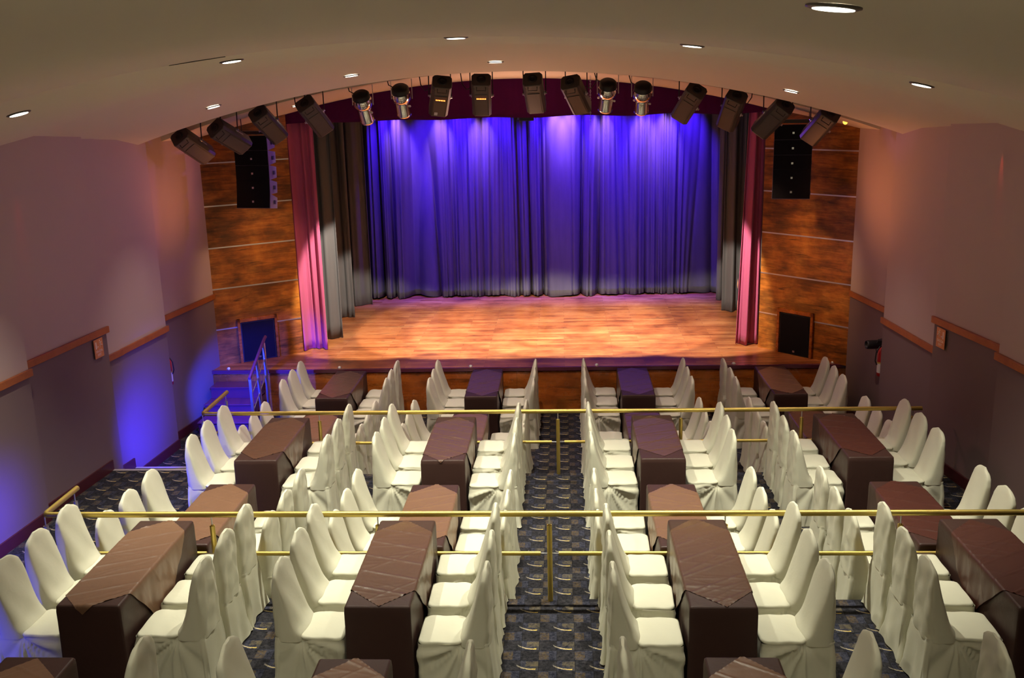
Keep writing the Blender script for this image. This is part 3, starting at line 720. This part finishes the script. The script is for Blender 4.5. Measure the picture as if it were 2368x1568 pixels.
for i, (x, z0, z1, dx) in enumerate(((-2.76, 4.86, 4.52, 0.03), (-2.21, 4.93, 4.60, 0.0), (0.64, 4.93, 4.60, -0.03), (1.11, 4.88, 4.56, 0.0))):
    a = Vector((x, 13.80, z0)); b = Vector((x + dx, 14.06, z1 - 0.02)); d = (b - a).normalized(); L = (b - a).length
    e = empty('chrome_spotlight', a)
    tag(e, 'polished chrome ellipsoidal spotlight, %s of the four chrome ones over the stage edge' % ORD[i].replace('first', 'leftmost').replace('second', 'second from left').replace('third', 'third from left').replace('fourth', 'rightmost'), 'stage light', 'chrome spotlights on the bar')
    Mf = rot_to(d)
    MB().lathe([(.02, -.03), (.100, -.02), (.120, 0.0), (.120, .05), (.124, .055)], Mf, 24).build('rear_cap', M_BODY2, e)
    MB().lathe([(.122, .056), (.134, .10), (.130, .16), (.106, .205), (.094, .215)], Mf, 28).build('reflector_shell', M_CHROME, e)
    MB().lathe([(.088, .216), (.098, .24), (.098, L - .04), (.105, L - .03), (.105, L), (.08, L)], Mf, 28).build('barrel', M_CHROME, e)
    MB().lathe([(.078, L + .001), (.05, L + .004), (.001, L + .006)], Mf, 24).build('lens', M_LAMP, e)
    for an in (0.4, 1.2, 3.5): MB().lathe([(.012, 0), (.014, .02), (.008, .03)], Mf @ Matrix.Rotation(an, 4, 'Z') @ Matrix.Translation((0.098, 0, .27)) @ Matrix.Rotation(pi / 2, 4, 'Y'), 10).build('shutter_knob', M_STEEL, e)
    y = MB(); hz = bar_z(x) - z0
    for sx in (-1, 1): y.tube([Vector((sx * .145, .12, -.14)), Vector((sx * .145, .12, hz - .08))], 0.006, 6)
    y.tube([Vector((-.145, .12, hz - .08)), Vector((.145, .12, hz - .08))], 0.006, 6); y.tube([Vector((0, .12, hz - .08)), Vector((0, .15, hz))], .012, 6)
    y.build('yoke', M_STEEL, e)
    MB().tube([(-.06, 0, 0.0), (-.16, .02, .05), (-.19, .04, .16), (-.20, .08, .30)], 0.007, 6).build('cable', M_BODY2, e)
ch = MB()
for k in range(26):
    zc_ = 5.02 - k * 0.024; Mk = Matrix.Translation((0.40, 13.92, zc_)) @ Matrix.Rotation((k % 2) * pi / 2, 4, 'Z')
    ch.tube([Mk @ Vector((0.009 * cos(a_ * pi / 4), 0, 0.017 * sin(a_ * pi / 4))) for a_ in range(9)], 0.0028, 5)
tag(ch.build('hoist_chain', M_STEEL), 'short steel chain hanging between the spotlights right of centre', 'chain')
ab = empty('amber_bulb_lamp', (3.98, 14.30, 4.36)); tag(ab, 'small glowing amber lamp at the upper right corner of the proscenium', 'lamp')
MB().lathe([(.03, .07), (.035, .03), (.02, .0)], None, 14).build('socket', M_BODY2, ab)
MB().lathe([(.018, -.001), (.034, -.025), (.034, -.045), (.018, -.068), (.002, -.074)], None, 16).build('bulb', M_AMBER, ab)
MB().tube([(0, 0, .07), (0, 0, .22)], .004, 6).build('cord', M_BODY2, ab)
cf = empty('hanging_fixture', (-0.55, 15.95, 4.40)); tag(cf, 'small stage lamp just below the middle of the valance', 'stage light')
MB().box((-.11, -.06, 0.0), (.11, .06, .10)).build('housing', M_BODY2, cf, bevel=.006)
MB().tube([(-.14, 0, .02), (-.14, 0, .2), (.14, 0, .2), (.14, 0, .02)], .008, 6).build('yoke', M_STEEL, cf)

# ------------------------------------------------------------------ guard rails at the terrace edges
def guard(y, z, posts, x0, x1, h, hl, yret, lab):
    e = empty('guard_rail', (0, y, z)); tag(e, lab, 'railing', 'brass guard rails')
    MB().tube([(x1, 0, h), (x0 + 0.04, 0, h), (x0 + 0.012, 0.012, h), (x0, 0.04, h), (x0, yret - y, h)], 0.0245, 16).build('top_rail', M_GOLD, e)
    for i, px in enumerate(posts):
        p = MB().tube([(px, 0, 0.001), (px, 0, h - 0.10)], 0.022, 14); p.tube([(px, 0, h - 0.10), (px, 0, h - 0.092)], [0.014, 0.010], 12)
        po = p.build('post', M_STEEL if i == 0 else M_GOLD, e)
        MB().tube([(px, 0, h - 0.092), (px, 0, h - 0.02)], 0.006, 8).build('pin', M_STEEL, po)
        if i < len(posts) - 1:
            q = posts[i + 1]
            MB().tube([(px + 0.075, 0, hl), (q - 0.075, 0, hl)], 0.0185, 12).build('lower_rail', M_GOLD, e)
            MB().tube([(px + 0.018, 0, hl), (px + 0.078, 0, hl)], 0.005, 6).tube([(q - 0.078, 0, hl), (q - 0.018, 0, hl)], 0.005, 6).build('rail_pin', M_STEEL, e)
    zz = z
    p = MB().tube([(x0, yret - y - 0.06, -z + (0.001 if z < 0.5 else T2 + 0.001)), (x0, yret - y - 0.06, h - 0.10)], 0.019, 14).tube([(x0, yret - y - 0.06, h - 0.1), (x0, yret - y - 0.06, h - 0.02)], 0.006, 8)
    p.build('post', M_STEEL, e)
    MB().tube([(x0, 0.08, hl), (x0, yret - y - 0.14, hl)], 0.0155, 12).build('lower_rail', M_GOLD, e)
guard(10.953, T2, [-4.33, -2.92, -1.50, -0.085, 1.35, 2.74, 4.0], -4.33, 4.10, 0.785, 0.405, 11.84, 'long brass guard rail at the edge of the middle floor level, nearer the stage')
guard(7.443, T3, [-4.39, -2.96, -1.56, -0.14, 1.29, 2.69, 4.10], -4.39, 4.45, 0.785, 0.43, 8.02, 'long brass guard rail at the edge of the upper floor level, in the foreground')

# ------------------------------------------------------------------ tables with cloths
HW = 0.228
TAB = {}   # key: (x, y_back, length, level)
for k, v in {'11': (-3.27, 14.37), '12': (-1.17, 14.39), '13': (1.02, 14.39), '14': (3.09, 14.39), '21': (-3.22, 12.38), '22': (-1.24, 12.38), '23': (1.0, 12.38), '24': (3.10, 12.38),
             '31': (-3.25, 10.91), '32': (-1.27, 10.885), '33': (1.0, 10.90), '34': (3.09, 10.91), '41': (-3.28, 8.87), '42': (-1.26, 8.83), '43': (1.0, 8.82), '44': (3.11, 8.87),
             '51': (-3.33, 7.41), '52': (-1.30, 7.405), '53': (1.05, 7.41), '54': (3.21, 7.415), '61': (-3.33, 5.37), '62': (-1.32, 5.37), '63': (1.06, 5.41), '64': (3.25, 5.41)}.items():
    r = int(k[0]); z = 0.0 if r < 3 else (T2 if r < 5 else T3)
    L = {2: 1.385, 4: 1.345}.get(r, 1.41)
    TAB[k] = (v[0], v[1], L, z)
ANG = {'14': 0.6, '31': 0.4, '34': 1.0, '44': 0.4, '54': 0.8, '51': -0.5}
COLN = {'1': 'far left', '2': 'centre left', '3': 'centre right', '4': 'far right'}
ROWN = {'1': 'front row by the stage', '2': 'second row from stage', '3': 'third row from stage', '4': 'fourth row from stage', '5': 'fifth row from stage', '6': 'nearest row'}

def rrect(w, l, r, n=6):
    P = []
    for cx_, cy_, a0 in ((w - r, l - r, 0), (-w + r, l - r, pi / 2), (-w + r, -l + r, pi), (w - r, -l + r, 3 * pi / 2)):
        for k in range(n + 1):
            a = a0 + pi / 2 * k / n; P.append((cx_ + r * cos(a), cy_ + r * sin(a)))
    return P
def densify(P, step):
    out = []
    for i, p in enumerate(P):
        q = P[(i + 1) % len(P)]; d = sqrt((q[0] - p[0]) ** 2 + (q[1] - p[1]) ** 2); n = max(1, int(d / step))
        for k in range(n): out.append((p[0] + (q[0] - p[0]) * k / n, p[1] + (q[1] - p[1]) * k / n))
    return out
def cloth_mesh(L, seed):
    R = random.Random(seed)
    base = densify(rrect(HW, L / 2, 0.014, 3), 0.035); N = len(base); m = MB(); rings = []
    ph = [R.uniform(0, 6.3) for _ in range(6)]
    def ring(z, grow, amp):
        out = []
        per = 0; prev = base[0]
        for i, (x, y) in enumerate(base):
            per += sqrt((x - prev[0]) ** 2 + (y - prev[1]) ** 2); prev = (x, y)
            l = sqrt((x / HW) ** 2 + 0.0001); nx_ = 1 if x > HW - 0.016 else (-1 if x < -HW + 0.016 else 0)
            ny_ = 1 if y > L / 2 - 0.016 else (-1 if y < -L / 2 + 0.016 else 0)
            cr = 1.0 if nx_ and ny_ else 0.0
            f = amp * (0.5 * sin(per * 9 + ph[0]) + 0.35 * sin(per * 21 + ph[1]) + 0.25 * sin(per * 37 + ph[2])) * (0.4 if ny_ else 1.0)
            g = grow + f + cr * grow * 0.8
            out.append((x + nx_ * g, y + ny_ * g * 0.7, z))
        return out
    for z, g, a in ((0.006, 0.007, 0.0045), (0.12, 0.006, 0.0045), (0.28, 0.005, 0.004), (0.45, 0.003, 0.0035), (0.60, 0.002, 0.0025), (0.70, 0.002, 0.0015), (0.738, 0.0, 0.0005)):
        rings.append(ring(z, g, a))
    for s_, z in ((0.006, 0.7465), (0.016, 0.7495)):
        rings.append([(x - (s_ if x > 0 else -s_), y - (s_ if y > 0 else -s_), z) for x, y in base])
    m.loft(rings, cap0=False, cap1=False)
    nu, nv = 10, 28; w2 = HW - 0.016; l2 = L / 2 - 0.016
    m.grid(nu, nv, lambda u, v: (-w2 + 2 * w2 * u, -l2 + 2 * l2 * v, 0.7495 + 0.0008 * sin(v * 30 + ph[3]) * sin(u * pi)))
    return m.mesh('tablecloth', M_CLOTH)
def overlay_mesh(seed, L, D, off, twist, mt):
    """square cloth laid cornerwise: corners at both table ends and hanging at both sides"""
    R = random.Random(seed); N = 96
    cr = [(R.uniform(-1, 1), R.uniform(-0.7, 0.7), R.uniform(-0.5, 0.5), R.uniform(0.002, 0.0062), R.uniform(0.005, 0.011), R.uniform(0.4, 1.1)) for _ in range(22 if seed % 5 == 0 or seed in (19, 20) else 14)]
    big = R.uniform(0.30, 0.7) * (1 if R.random() > 0.4 else -1); sp = R.uniform(0.20, 0.27); ph = R.uniform(0, 1)
    ct, st_ = cos(twist), sin(twist)
    def H(x, y):
        h = 0.0
        q = (y + big * x) / sp + ph; q = abs(q - round(q)) * sp            # pressed parallel folds
        h += 0.0050 * exp(-(q / 0.008) ** 2)
        q2 = (y - 0.9 * x) / 0.52 + ph * 2; q2 = abs(q2 - round(q2)) * 0.52
        h += 0.0032 * exp(-(q2 / 0.008) ** 2)
        for (y0, sl, x0, hh, w_, ln) in cr:
            q = abs(y - y0 * L / 2 - sl * (x - x0))
            h += hh * 0.55 * exp(-(q / w_) ** 2) * exp(-((x - x0 * .4) / (0.25 * ln)) ** 2)
        h += 0.0016 * noise.noise(Vector((x * 9, y * 9, seed)))
        return h
    def fn(u, v):
        a = 2 * u - 1; b = 2 * v - 1
        s = (a + b) / 2 * D; t = (a - b) / 2 * D
        s, t = s * ct - t * st_, s * st_ + t * ct
        s += off
        edge = 0.002 * sin((u if abs(b) > .98 else v) * 150) if (abs(a) > .98 or abs(b) > .98) else 0
        h = H(t, s) + edge
        zt = 0.7525; r = 0.012
        def fold(c, half):   # distance along cloth -> (position, drop, blend)
            over = abs(c) - (half - r)
            if over <= 0: return c, 0.0, 0.0
            sg = 1 if c > 0 else -1
            arc = r * pi / 2
            if over < arc:
                th = over / r; return sg * (half - r + r * sin(th)), r * (1 - cos(th)), over / arc
            return sg * half, r + (over - arc), 1.0
        x, dzx, bx = fold(t, HW + 0.004)
        y, dzy, by = fold(s, L / 2 + 0.004)
        if bx >= 1:
            rip = 0.0055 * (1 + sin(s * 26 + seed)) * min(1, dzx / 0.2) + 0.0018 * (1 + sin(s * 61)) * min(1, dzx / 0.2)
            x += (1 if x > 0 else -1) * (0.005 * min(1, dzx / 0.04) + 0.005 * min(1, dzx / 0.35) + rip + h * 0.3)
        if by >= 1: y += (1 if y > 0 else -1) * (0.005 + h * 0.4)
        z = zt - dzx - dzy + h * (1 - bx) * (1 - by)
        return (x, y, z)
    m = MB().grid(N, N, fn)
    return m.mesh('table_overlay', mt)
for idx, (k, (x, yb, L, z)) in enumerate(sorted(TAB.items())):
    r, c = k[0], k[1]; yc_ = yb - L / 2; rz = radians(ANG.get(k, 0)) * 0.3
    e = empty('banquet_table', (x, yc_, z), rz)
    tag(e, 'narrow table under a dark brown cloth, %s column, %s' % (COLN[c], ROWN[r]), 'table', 'tables in brown cloths')
    o = bpy.data.objects.new('tablecloth', cloth_mesh(L, idx)); COL.objects.link(o); o.parent = e
    tp = MB().box((-HW + 0.016, -L / 2 + 0.016, 0.715), (HW - 0.016, L / 2 - 0.016, 0.742)).build('tabletop', M_BODY2, e)
    for sx in (-1, 1):
        for sy in (-1, 1): MB().tube([(sx * 0.18, sy * (L / 2 - 0.10), 0.001), (sx * 0.18, sy * (L / 2 - 0.10), 0.714)], 0.013, 8).build('leg', M_STEEL, e)
    D = {'51': 0.742, '52': 0.70, '53': 0.71, '33': 0.655, '32': 0.705, '62': 0.66, '63': 0.66}.get(k, 0.685)
    off = {'51': -0.03, '32': -0.03, '52': 0.0, '62': 0.05, '63': 0.05, '33': 0.01}.get(k, rnd.uniform(-.02, .02))
    ov = bpy.data.objects.new('table_overlay', overlay_mesh(idx + 1, L, D, off, {'51': 0.05, '53': -0.03, '32': 0.03}.get(k, rnd.uniform(-.03, .03)), (M_SATIN, M_SATIN_LIT, M_SATIN_REFL)[OVM.get(k, 0)])); COL.objects.link(ov)
    ov.location = (x, yc_, z); ov.rotation_euler = (0, 0, rz)
    tag(ov, ('dark bronze', 'brightly lit bronze', 'reflection-reddened bronze')[OVM.get(k, 0)] + ' satin overlay on the %s table, %s' % (COLN[c], ROWN[r]), 'table overlay', 'satin overlays on the tables')

# ------------------------------------------------------------------ covered banquet chairs
def chair_meshes(seed):
    R = random.Random(seed)
    ph = [R.uniform(0, 6.28) for _ in range(16)]
    # --- backrest: front leans back, rear cloth falls almost straight
    m = MB(); rings = []; NB = 56
    zs = [0.425, 0.46, 0.48, 0.50, 0.525, 0.55, 0.575, 0.60, 0.625, 0.65, 0.675, 0.70, 0.725, 0.75, 0.77, 0.79, 0.807, 0.825, 0.84, 0.855, 0.88, 0.902, 0.921, 0.937, 0.950, 0.960, 0.9665]
    for z in zs:
        t = (z - 0.45) / 0.52
        xf = -0.146 - 0.166 * max(0, t) ** 0.82 + 0.02 * exp(-((z - 0.45) / 0.05) ** 2)
        xr = -0.358 + 0.012 * min(1, t * 1.4) - 0.004 * sin(pi * t)
        if z > 0.90: xr += 0.012 * ((z - 0.90) / 0.067) ** 2
        TB = [(0.40, 0.186), (0.80, 0.180), (0.855, 0.174), (0.88, 0.167), (0.902, 0.155), (0.921, 0.138), (0.937, 0.116), (0.950, 0.090), (0.960, 0.062), (0.97, 0.030)]
        for (za, wa), (zb, wb) in zip(TB, TB[1:]):
            if za <= z <= zb: w = wa + (wb - wa) * (z - za) / (zb - za)
        if z > 0.93: xf -= 0.006 * ((z - .93) / .037) ** 2
        cx_ = (xf + xr) / 2; hx = max((xf - xr) / 2, 0.010)
        ring = []
        for k in range(NB):
            a = 2 * pi * k / NB; ca, sa = cos(a), sin(a)
            e_ = 0.55
            x = hx * (abs(ca) ** e_) * (1 if ca > 0 else -1); y = w * (abs(sa) ** e_) * (1 if sa > 0 else -1)
            if ca < -0.1:   # rear cloth: soft swags
                x += (0.006 * sin(z * 34 + abs(y + 0.04 * sin(ph[0])) * 60 + ph[0]) * (1 - abs(y) / w) * (1 if z > .5 else .4) + 0.005 * sin(y * 45 + z * 9 + ph[1])) * min(1, (0.985 - z) / 0.12) + 0.008 * noise.noise(Vector((y * 14, z * 9, seed * 3.1))) * min(1, (0.985 - z) / 0.12)
            elif ca > 0.1:
                x += 0.0035 * sin(y * 30 + z * 16 + ph[2]) * (1 - t * 0.5)
            if z > 0.84: y *= 1 + 0.02 * sin(z * 210 + ph[3]); 
            ring.append((cx_ + x, y, z + (0.003 * sin(y * 60 + ph[4]) if z > 0.9 else 0)))
        rings.append(ring)
    m.loft(rings, cap0=False, cap1=True)
    back = m.mesh('backrest', M_COVER)
    # --- seat cushion
    m = MB(); rings = []
    base = densify(rrect(0.161, 0.189, 0.055, 5), 0.02); cxs = -0.008
    for s_, z in ((0.975, 0.447), (0.985, 0.452), (0.975, 0.458), (0.955, 0.463), (0.93, 0.4665), (0.90, 0.468), (0.70, 0.4725), (0.45, 0.475), (0.2, 0.476), (0.03, 0.4762)):
        rings.append([(cxs + x * s_ + 0.0, y * s_, z + 0.0022 * sin(x * s_ * 40 + y * s_ * 25 + ph[5]) * s_) for x, y in base])
    m.loft(rings, cap0=False, cap1=True)
    seat = m.mesh('seat', M_COVER)
    # --- skirt
    m = MB(); rings = []
    levels = [0.004, 0.03, 0.06, 0.09, 0.12, 0.15, 0.18, 0.21, 0.24, 0.27, 0.30, 0.325, 0.35, 0.37, 0.39, 0.405, 0.42, 0.432, 0.444, 0.453]
    per0 = densify(rrect(1.0, 1.0, 0.12, 6), 0.026)
    n_f = 12 + 3 * R.random(); pleat = R.uniform(0.7, 1.3); hemk = R.uniform(0, 6)
    for z in levels:
        t = max(0.0, 1 - z / 0.453)           # 0 at the top, 1 at the hem
        xa = -0.350 - 0.032 * t ** 1.2; xb = 0.150 + 0.004 * t
        w = 0.190 + 0.024 * t ** 1.1
        ring = []
        for (ux, uy) in per0:
            x = (xa + xb) / 2 + ux * (xb - xa) / 2; y = uy * w
            # narrow the rear part near the waist (cloth is gathered behind the seat)
            g = max(0, min(1, (-0.17 - x) / 0.18)); y *= 1 - 0.10 * g * (1 - t) 
            nx_, ny_ = (0, 0)
            if abs(uy) > 0.86: ny_ = 1 if uy > 0 else -1
            if abs(ux) > 0.86: nx_ = 1 if ux > 0 else -1
            d = 0.0
            if ny_:
                kx, kz = -0.155, 0.438
                ddx, ddz = x - kx, kz - z; rr_ = sqrt(ddx * ddx + ddz * ddz) + 1e-6
                th = atan2(ddz, ddx)      # 0 = towards the front, pi/2 = straight down, > pi/2 = rear
                amp = 0.030 * rr_ / (rr_ + 0.06) * (1.15 - 0.75 * min(1, rr_ / 0.42)) * min(1, t * 14 + 0.3)
                if th < 1.75:
                    sv = abs(sin(th * n_f / 2 + ph[6 if uy > 0 else 7] + 0.5 * sin(rr_ * 9 + ph[11]))); d += amp * (1.15 * (1 - sv) ** 1.7 - 0.45 + 0.25 * abs(sin(th * n_f * 1.31 + ph[12])))
                    d += 0.016 * exp(-((th - 0.30) / 0.16) ** 2) * min(1, rr_ / 0.2) - 0.012 * exp(-((th - 0.62) / 0.14) ** 2) * min(1, rr_ / 0.2)
                else:
                    q = (th - 1.75) / 1.2; d += -0.034 * pleat * t * exp(-((q - 0.42) / 0.16) ** 2) + 0.012 * t * exp(-((q - 0.12) / 0.14) ** 2)
                d -= 0.034 * exp(-(rr_ / 0.05) ** 2)
            if nx_ < 0: d += 0.006 * sin(y * 34 + ph[8]) * t + 0.008 * sin(y * 15 + z * 8 + ph[9]) * t - 0.004 * exp(-((z - 0.43) / 0.01) ** 2)
            if nx_ > 0: d += 0.006 * sin(y * 40 + ph[10]) * t
            if nx_ and ny_: d *= 0.6; 
            if nx_ < 0 and ny_: d += 0.016 * t
            d += 0.0025 * noise.noise(Vector((x * 11, y * 11, z * 11 + seed * 7)))
            zz = z
            if z < 0.02: zz = z + 0.006 * (1 + sin(ux * 4 + uy * 3 + hemk))
            ring.append((min(x + nx_ * d, 0.158), y + ny_ * d, zz))
        rings.append(ring)
    m.loft(rings, cap0=False, cap1=False)
    skirt = m.mesh('skirt', M_COVER)
    return back, seat, skirt
VAR = [chair_meshes(s) for s in range(6)]
def new_chair(v):
    e = bpy.data.objects.new('covered_chair', None); COL.objects.link(e); e.empty_display_size = 0.1
    for nm, me in zip(('backrest', 'seat', 'skirt'), VAR[v]):
        o = bpy.data.objects.new(nm, me); COL.objects.link(o); o.parent = e
    return e
PROTO = [new_chair(v) for v in range(6)]; used = [False] * 6
def chair(x, y, z, rz, label, v):
    p = PROTO[v]
    if not used[v]: e = p; used[v] = True
    else:
        e = p.copy(); COL.objects.link(e)
        for ch_ in list(p.children):
            q = ch_.copy(); COL.objects.link(q); q.parent = e
    e.location = (x, y, z); e.rotation_euler = (0, 0, rz)
    e['label'] = label; e['category'] = 'chair'; e['group'] = 'cream covered chairs around the tables'
CH = {
'11L': [(-3.886, 14.14), (-3.893, 13.663), (-3.853, 13.17)], '11R': [(-2.517, 14.124), (-2.526, 13.635), (-2.52, 13.167)],
'12L': [(-1.80, 14.10), (-1.792, 13.62), (-1.845, 13.165)], '12R': [(-0.47, 14.10), (-0.494, 13.64), (-0.455, 13.11)],
'13L': [(0.32, 14.12), (0.365, 13.639), (0.369, 13.151)], '13R': [(1.676, 14.08), (1.732, 13.60), (1.744, 13.124)],
'14L': [(2.338, 14.05), (2.441, 13.54), (2.388, 13.08)], '14R': [(3.689, 14.05), (3.719, 13.601), (3.79, 13.16)],
'21L': [(-3.845, 12.12), (-3.85, 11.64), (-3.831, 11.19)], '21R': [(-2.59, 12.12), (-2.537, 11.64), (-2.567, 11.19)],
'22L': [(-1.904, 12.12), (-1.885, 11.64), (-1.883, 11.19)], '22R': [(-0.60, 12.10), (-0.58, 11.63), (-0.60, 11.19)],
'23L': [(0.36, 12.12), (0.33, 11.64), (0.34, 11.19)], '23R': [(1.649, 12.13), (1.665, 11.65), (1.664, 11.20)],
'24L': [(2.488, 12.13), (2.434, 11.65), (2.443, 11.19)], '24R': [(3.789, 12.12), (3.794, 11.65), (3.777, 11.20)],
'31L': [(-3.886, 10.679), (-3.908, 10.154), (-3.907, 9.727)], '31R': [(-2.503, 10.69), (-2.538, 10.173), (-2.528, 9.66)],
'32L': [(-1.966, 10.676), (-1.988, 10.202), (-1.921, 9.72)], '32R': [(-0.54, 10.69), (-0.566, 10.163), (-0.545, 9.65)],
'33L': [(0.311, 10.70), (0.311, 10.17), (0.322, 9.70)], '33R': [(1.758, 10.65), (1.756, 10.20), (1.72, 9.74)],
'34L': [(2.432, 10.66), (2.387, 10.15), (2.445, 9.70)], '34R': [(3.78, 10.70), (3.78, 10.21), (3.80, 9.72)],
'41L': [(-3.951, 8.67), (-3.913, 8.18), (-3.873, 7.70)], '41R': [(-2.616, 8.68), (-2.607, 8.17), (-2.574, 7.70)],
'42L': [(-1.984, 8.65), (-1.959, 8.166), (-1.916, 7.70)], '42R': [(-0.571, 8.63), (-0.618, 8.15), (-0.624, 7.70)],
'43L': [(0.294, 8.64), (0.309, 8.15), (0.31, 7.70)], '43R': [(1.693, 8.648), (1.709, 8.17), (1.729, 7.70)],
'44L': [(2.38, 8.66), (2.416, 8.17), (2.461, 7.70)], '44R': [(3.80, 8.68), (3.82, 8.18), (3.78, 7.70)],
'51L': [(-3.973, 7.20), (-3.978, 6.76), (-3.941, 6.31)], '51R': [(-2.674, 7.20), (-2.683, 6.74), (-2.72, 6.278)],
'52L': [(-2.0, 7.20), (-1.962, 6.74), (-1.954, 6.255)], '52R': [(-0.649, 7.20), (-0.611, 6.70), (-0.632, 6.203)],
'53L': [(0.327, 7.18), (0.337, 6.68), (0.366, 6.185)], '53R': [(1.76, 7.20), (1.77, 6.706), (1.778, 6.23)],
'54L': [(2.505, 7.20), (2.539, 6.76), (2.49, 6.278)],
'61R': [(-2.653, 5.19)], '62L': [(-1.936, 5.197)], '62R': [(-0.616, 5.158)], '63L': [(0.366, 5.2)], '63R': [(1.75, 5.30)], '64L': [(2.58, 5.29)]}
POS = ['stage end', 'middle', 'near end']
ci = 0
for k, L_ in CH.items():
    row, c, s = k; tx, tyb, tL, z = TAB[row + c]
    left = s == 'L'; py_ = 99
    for j, (x, y) in enumerate(L_):
        y = min(y, py_ - 0.462); py_ = y
        # top of the backrest sits 0.325 behind the chair origin; keep the seat just clear of the cloth
        ox = x + 0.325 if left else x - 0.325
        lim = (tx - HW - 0.182) if left else (tx + HW + 0.186)
        ox = min(ox, lim) if left else max(ox, lim)
        j_ = rnd.uniform(-2.2, 2.2)
        if y > 10.6 and row == '3': j_ *= 0.4
        if row == '5' and j == 0: j_ *= 0.3
        lab = 'cream chair, %s side, %s of %s table, %s' % ('left' if left else 'right', POS[j], COLN[c], ROWN[row])
        chair(ox, y, z, radians(j_) + (0 if left else pi), lab, (ci * 5 + ci // 3) % 6); ci += 1
for v in range(6):
    if not used[v]:
        for ch_ in list(PROTO[v].children): bpy.data.objects.remove(ch_)
        bpy.data.objects.remove(PROTO[v])

# ------------------------------------------------------------------ exit signs
def text_mesh(body, size, loc, Mx, mt, parent, name):
    cu = bpy.data.curves.new(name, 'FONT'); cu.body = body; cu.size = size; cu.align_x = 'CENTER'; cu.align_y = 'CENTER'; cu.extrude = 0.0008; cu.offset = 0.0006
    to = bpy.data.objects.new('tmp', cu); COL.objects.link(to)
    me = bpy.data.meshes.new_from_object(to.evaluated_get(bpy.context.evaluated_depsgraph_get()))
    bpy.data.objects.remove(to); me.materials.clear(); me.materials.append(mt)
    for v in me.vertices: v.co = Mx @ (v.co + Vector(loc))
    o = bpy.data.objects.new(name, me); COL.objects.link(o); o.parent = parent
    return o
def exit_sign(p, ang, flip, lab):
    e = empty('exit_sign', p, rot=(0, 0, ang)); tag(e, lab, 'sign', 'amber exit signs')
    # local frame: x to the reader's right, -y towards the reader
    MB().box((-.098, -.006, -.115), (.098, 0, .115)).build('plate', M_SIGN, e, bevel=.001)
    S = Matrix(((1, 0, 0, 0), (0, 0, -1, -.0068), (0, 1, 0, 0), (0, 0, 0, 1)))
    text_mesh('SALIDA', 0.043, (0.0, -.034, 0), S, M_PRINT, e, 'lettering')
    text_mesh('EXIT', 0.040, (0.0, -.078, 0), S, M_PRINT, e, 'lettering')
    g = MB(); f = -1 if flip else 1
    def bx(a, b, c, d): g.box((min(f * a, f * c), -.0082, b), (max(f * a, f * c), -.0062, d))
    bx(-.070, .0, -.044, .085)
    bx(-.034, .018, -.006, .026); 
    def seg(a, b, r): g.tube([(f * a[0], -.0072, a[1]), (f * b[0], -.0072, b[1])], r, 5)
    seg((-.036, .022), (-.026, .034), .003); seg((-.036, .022), (-.026, .010), .003)
    g.lathe([(.001, -.0012), (.009, -.001), (.009, .001), (.001, .0012)], Matrix.Translation((f * .028, -.0072, .088)) @ Matrix.Rotation(pi / 2, 4, 'X'), 12)
    seg((.032, .076), (.040, .046), .007); seg((.033, .070), (.014, .058), .004); seg((.036, .072), (.058, .062), .004); seg((.058, .062), (.066, .076), .004)
    seg((.040, .046), (.026, .030), .005); seg((.026, .030), (.030, .008), .005); seg((.040, .046), (.058, .032), .005); seg((.058, .032), (.074, .030), .005)
    g.build('pictogram', M_PRINT, e)
exit_sign((-5.602, 11.165, 1.970), radians(90) - 0.0 + math.atan2(-0.14, 1.72) * -1 * 1 if False else radians(90 + 4.6 * -1), False, 'amber plate reading SALIDA EXIT with running figure, on the left wall')
exit_sign((4.340, 11.19, 1.965), radians(-90 + 6.4), True, 'amber plate reading SALIDA EXIT with running figure, on the right wall')

# ------------------------------------------------------------------ fire extinguishers and wall lamp
def extinguisher(p, sgn, lab):
    e = empty('fire_extinguisher', p); tag(e, lab, 'fire extinguisher', 'fire extinguishers')
    MB().lathe([(.050, 0), (.058, .01), (.058, .33), (.045, .375), (.02, .40), (.018, .41)], None, 24).build('cylinder', M_RED, e)
    MB().lathe([(.0588, .05), (.0588, .18)], None, 24).build('label_band', M_LABELP, e)
    MB().lathe([(.0589, .182), (.0589, .20)], None, 24).build('label_stripe', M_YEL, e)
    MB().box((-.012, -.06, .412), (.012, .03, .43)).box((-.010, -.07, .445), (.010, .02, .455)).build('lever', M_BODY2, e)
    MB().tube([(sgn * 0.0, -.02, .42), (sgn * .05, -.05, .43), (sgn * .095, -.04, .34), (sgn * .095, -.02, .22), (sgn * .065, .0, .16)], .008, 8).build('hose', M_BODY2, e)
extinguisher((-5.612, 13.11, 0.93), 1, 'red fire extinguisher half hidden behind the left wall corner')
extinguisher((4.325, 13.13, 0.95), -1, 'red fire extinguisher with white label behind the right wall corner')
wl = empty('wall_lamp', (4.355, 13.26, 1.36)); tag(wl, 'black cylindrical lamp with a curved bracket on the right wall', 'lamp')
MB().lathe([(.05, 0), (.062, .01), (.062, .20), (.058, .22), (.048, .22), (.045, .10)], rot_to((-1, -.1, .02)) , 22).build('housing', M_BODY2, wl)
MB().tube([(-.02, -.05, .09), (-.07, -.055, .085), (-.10, -.06, 0), (-.09, -.06, -.08), (-.03, -.05, -.14)], .006, 8).build('bracket', M_BODY2, wl)
MB().box((-.01, -.03, -.04), (.012, .03, .04)).build('wall_plate', M_BODY2, wl)
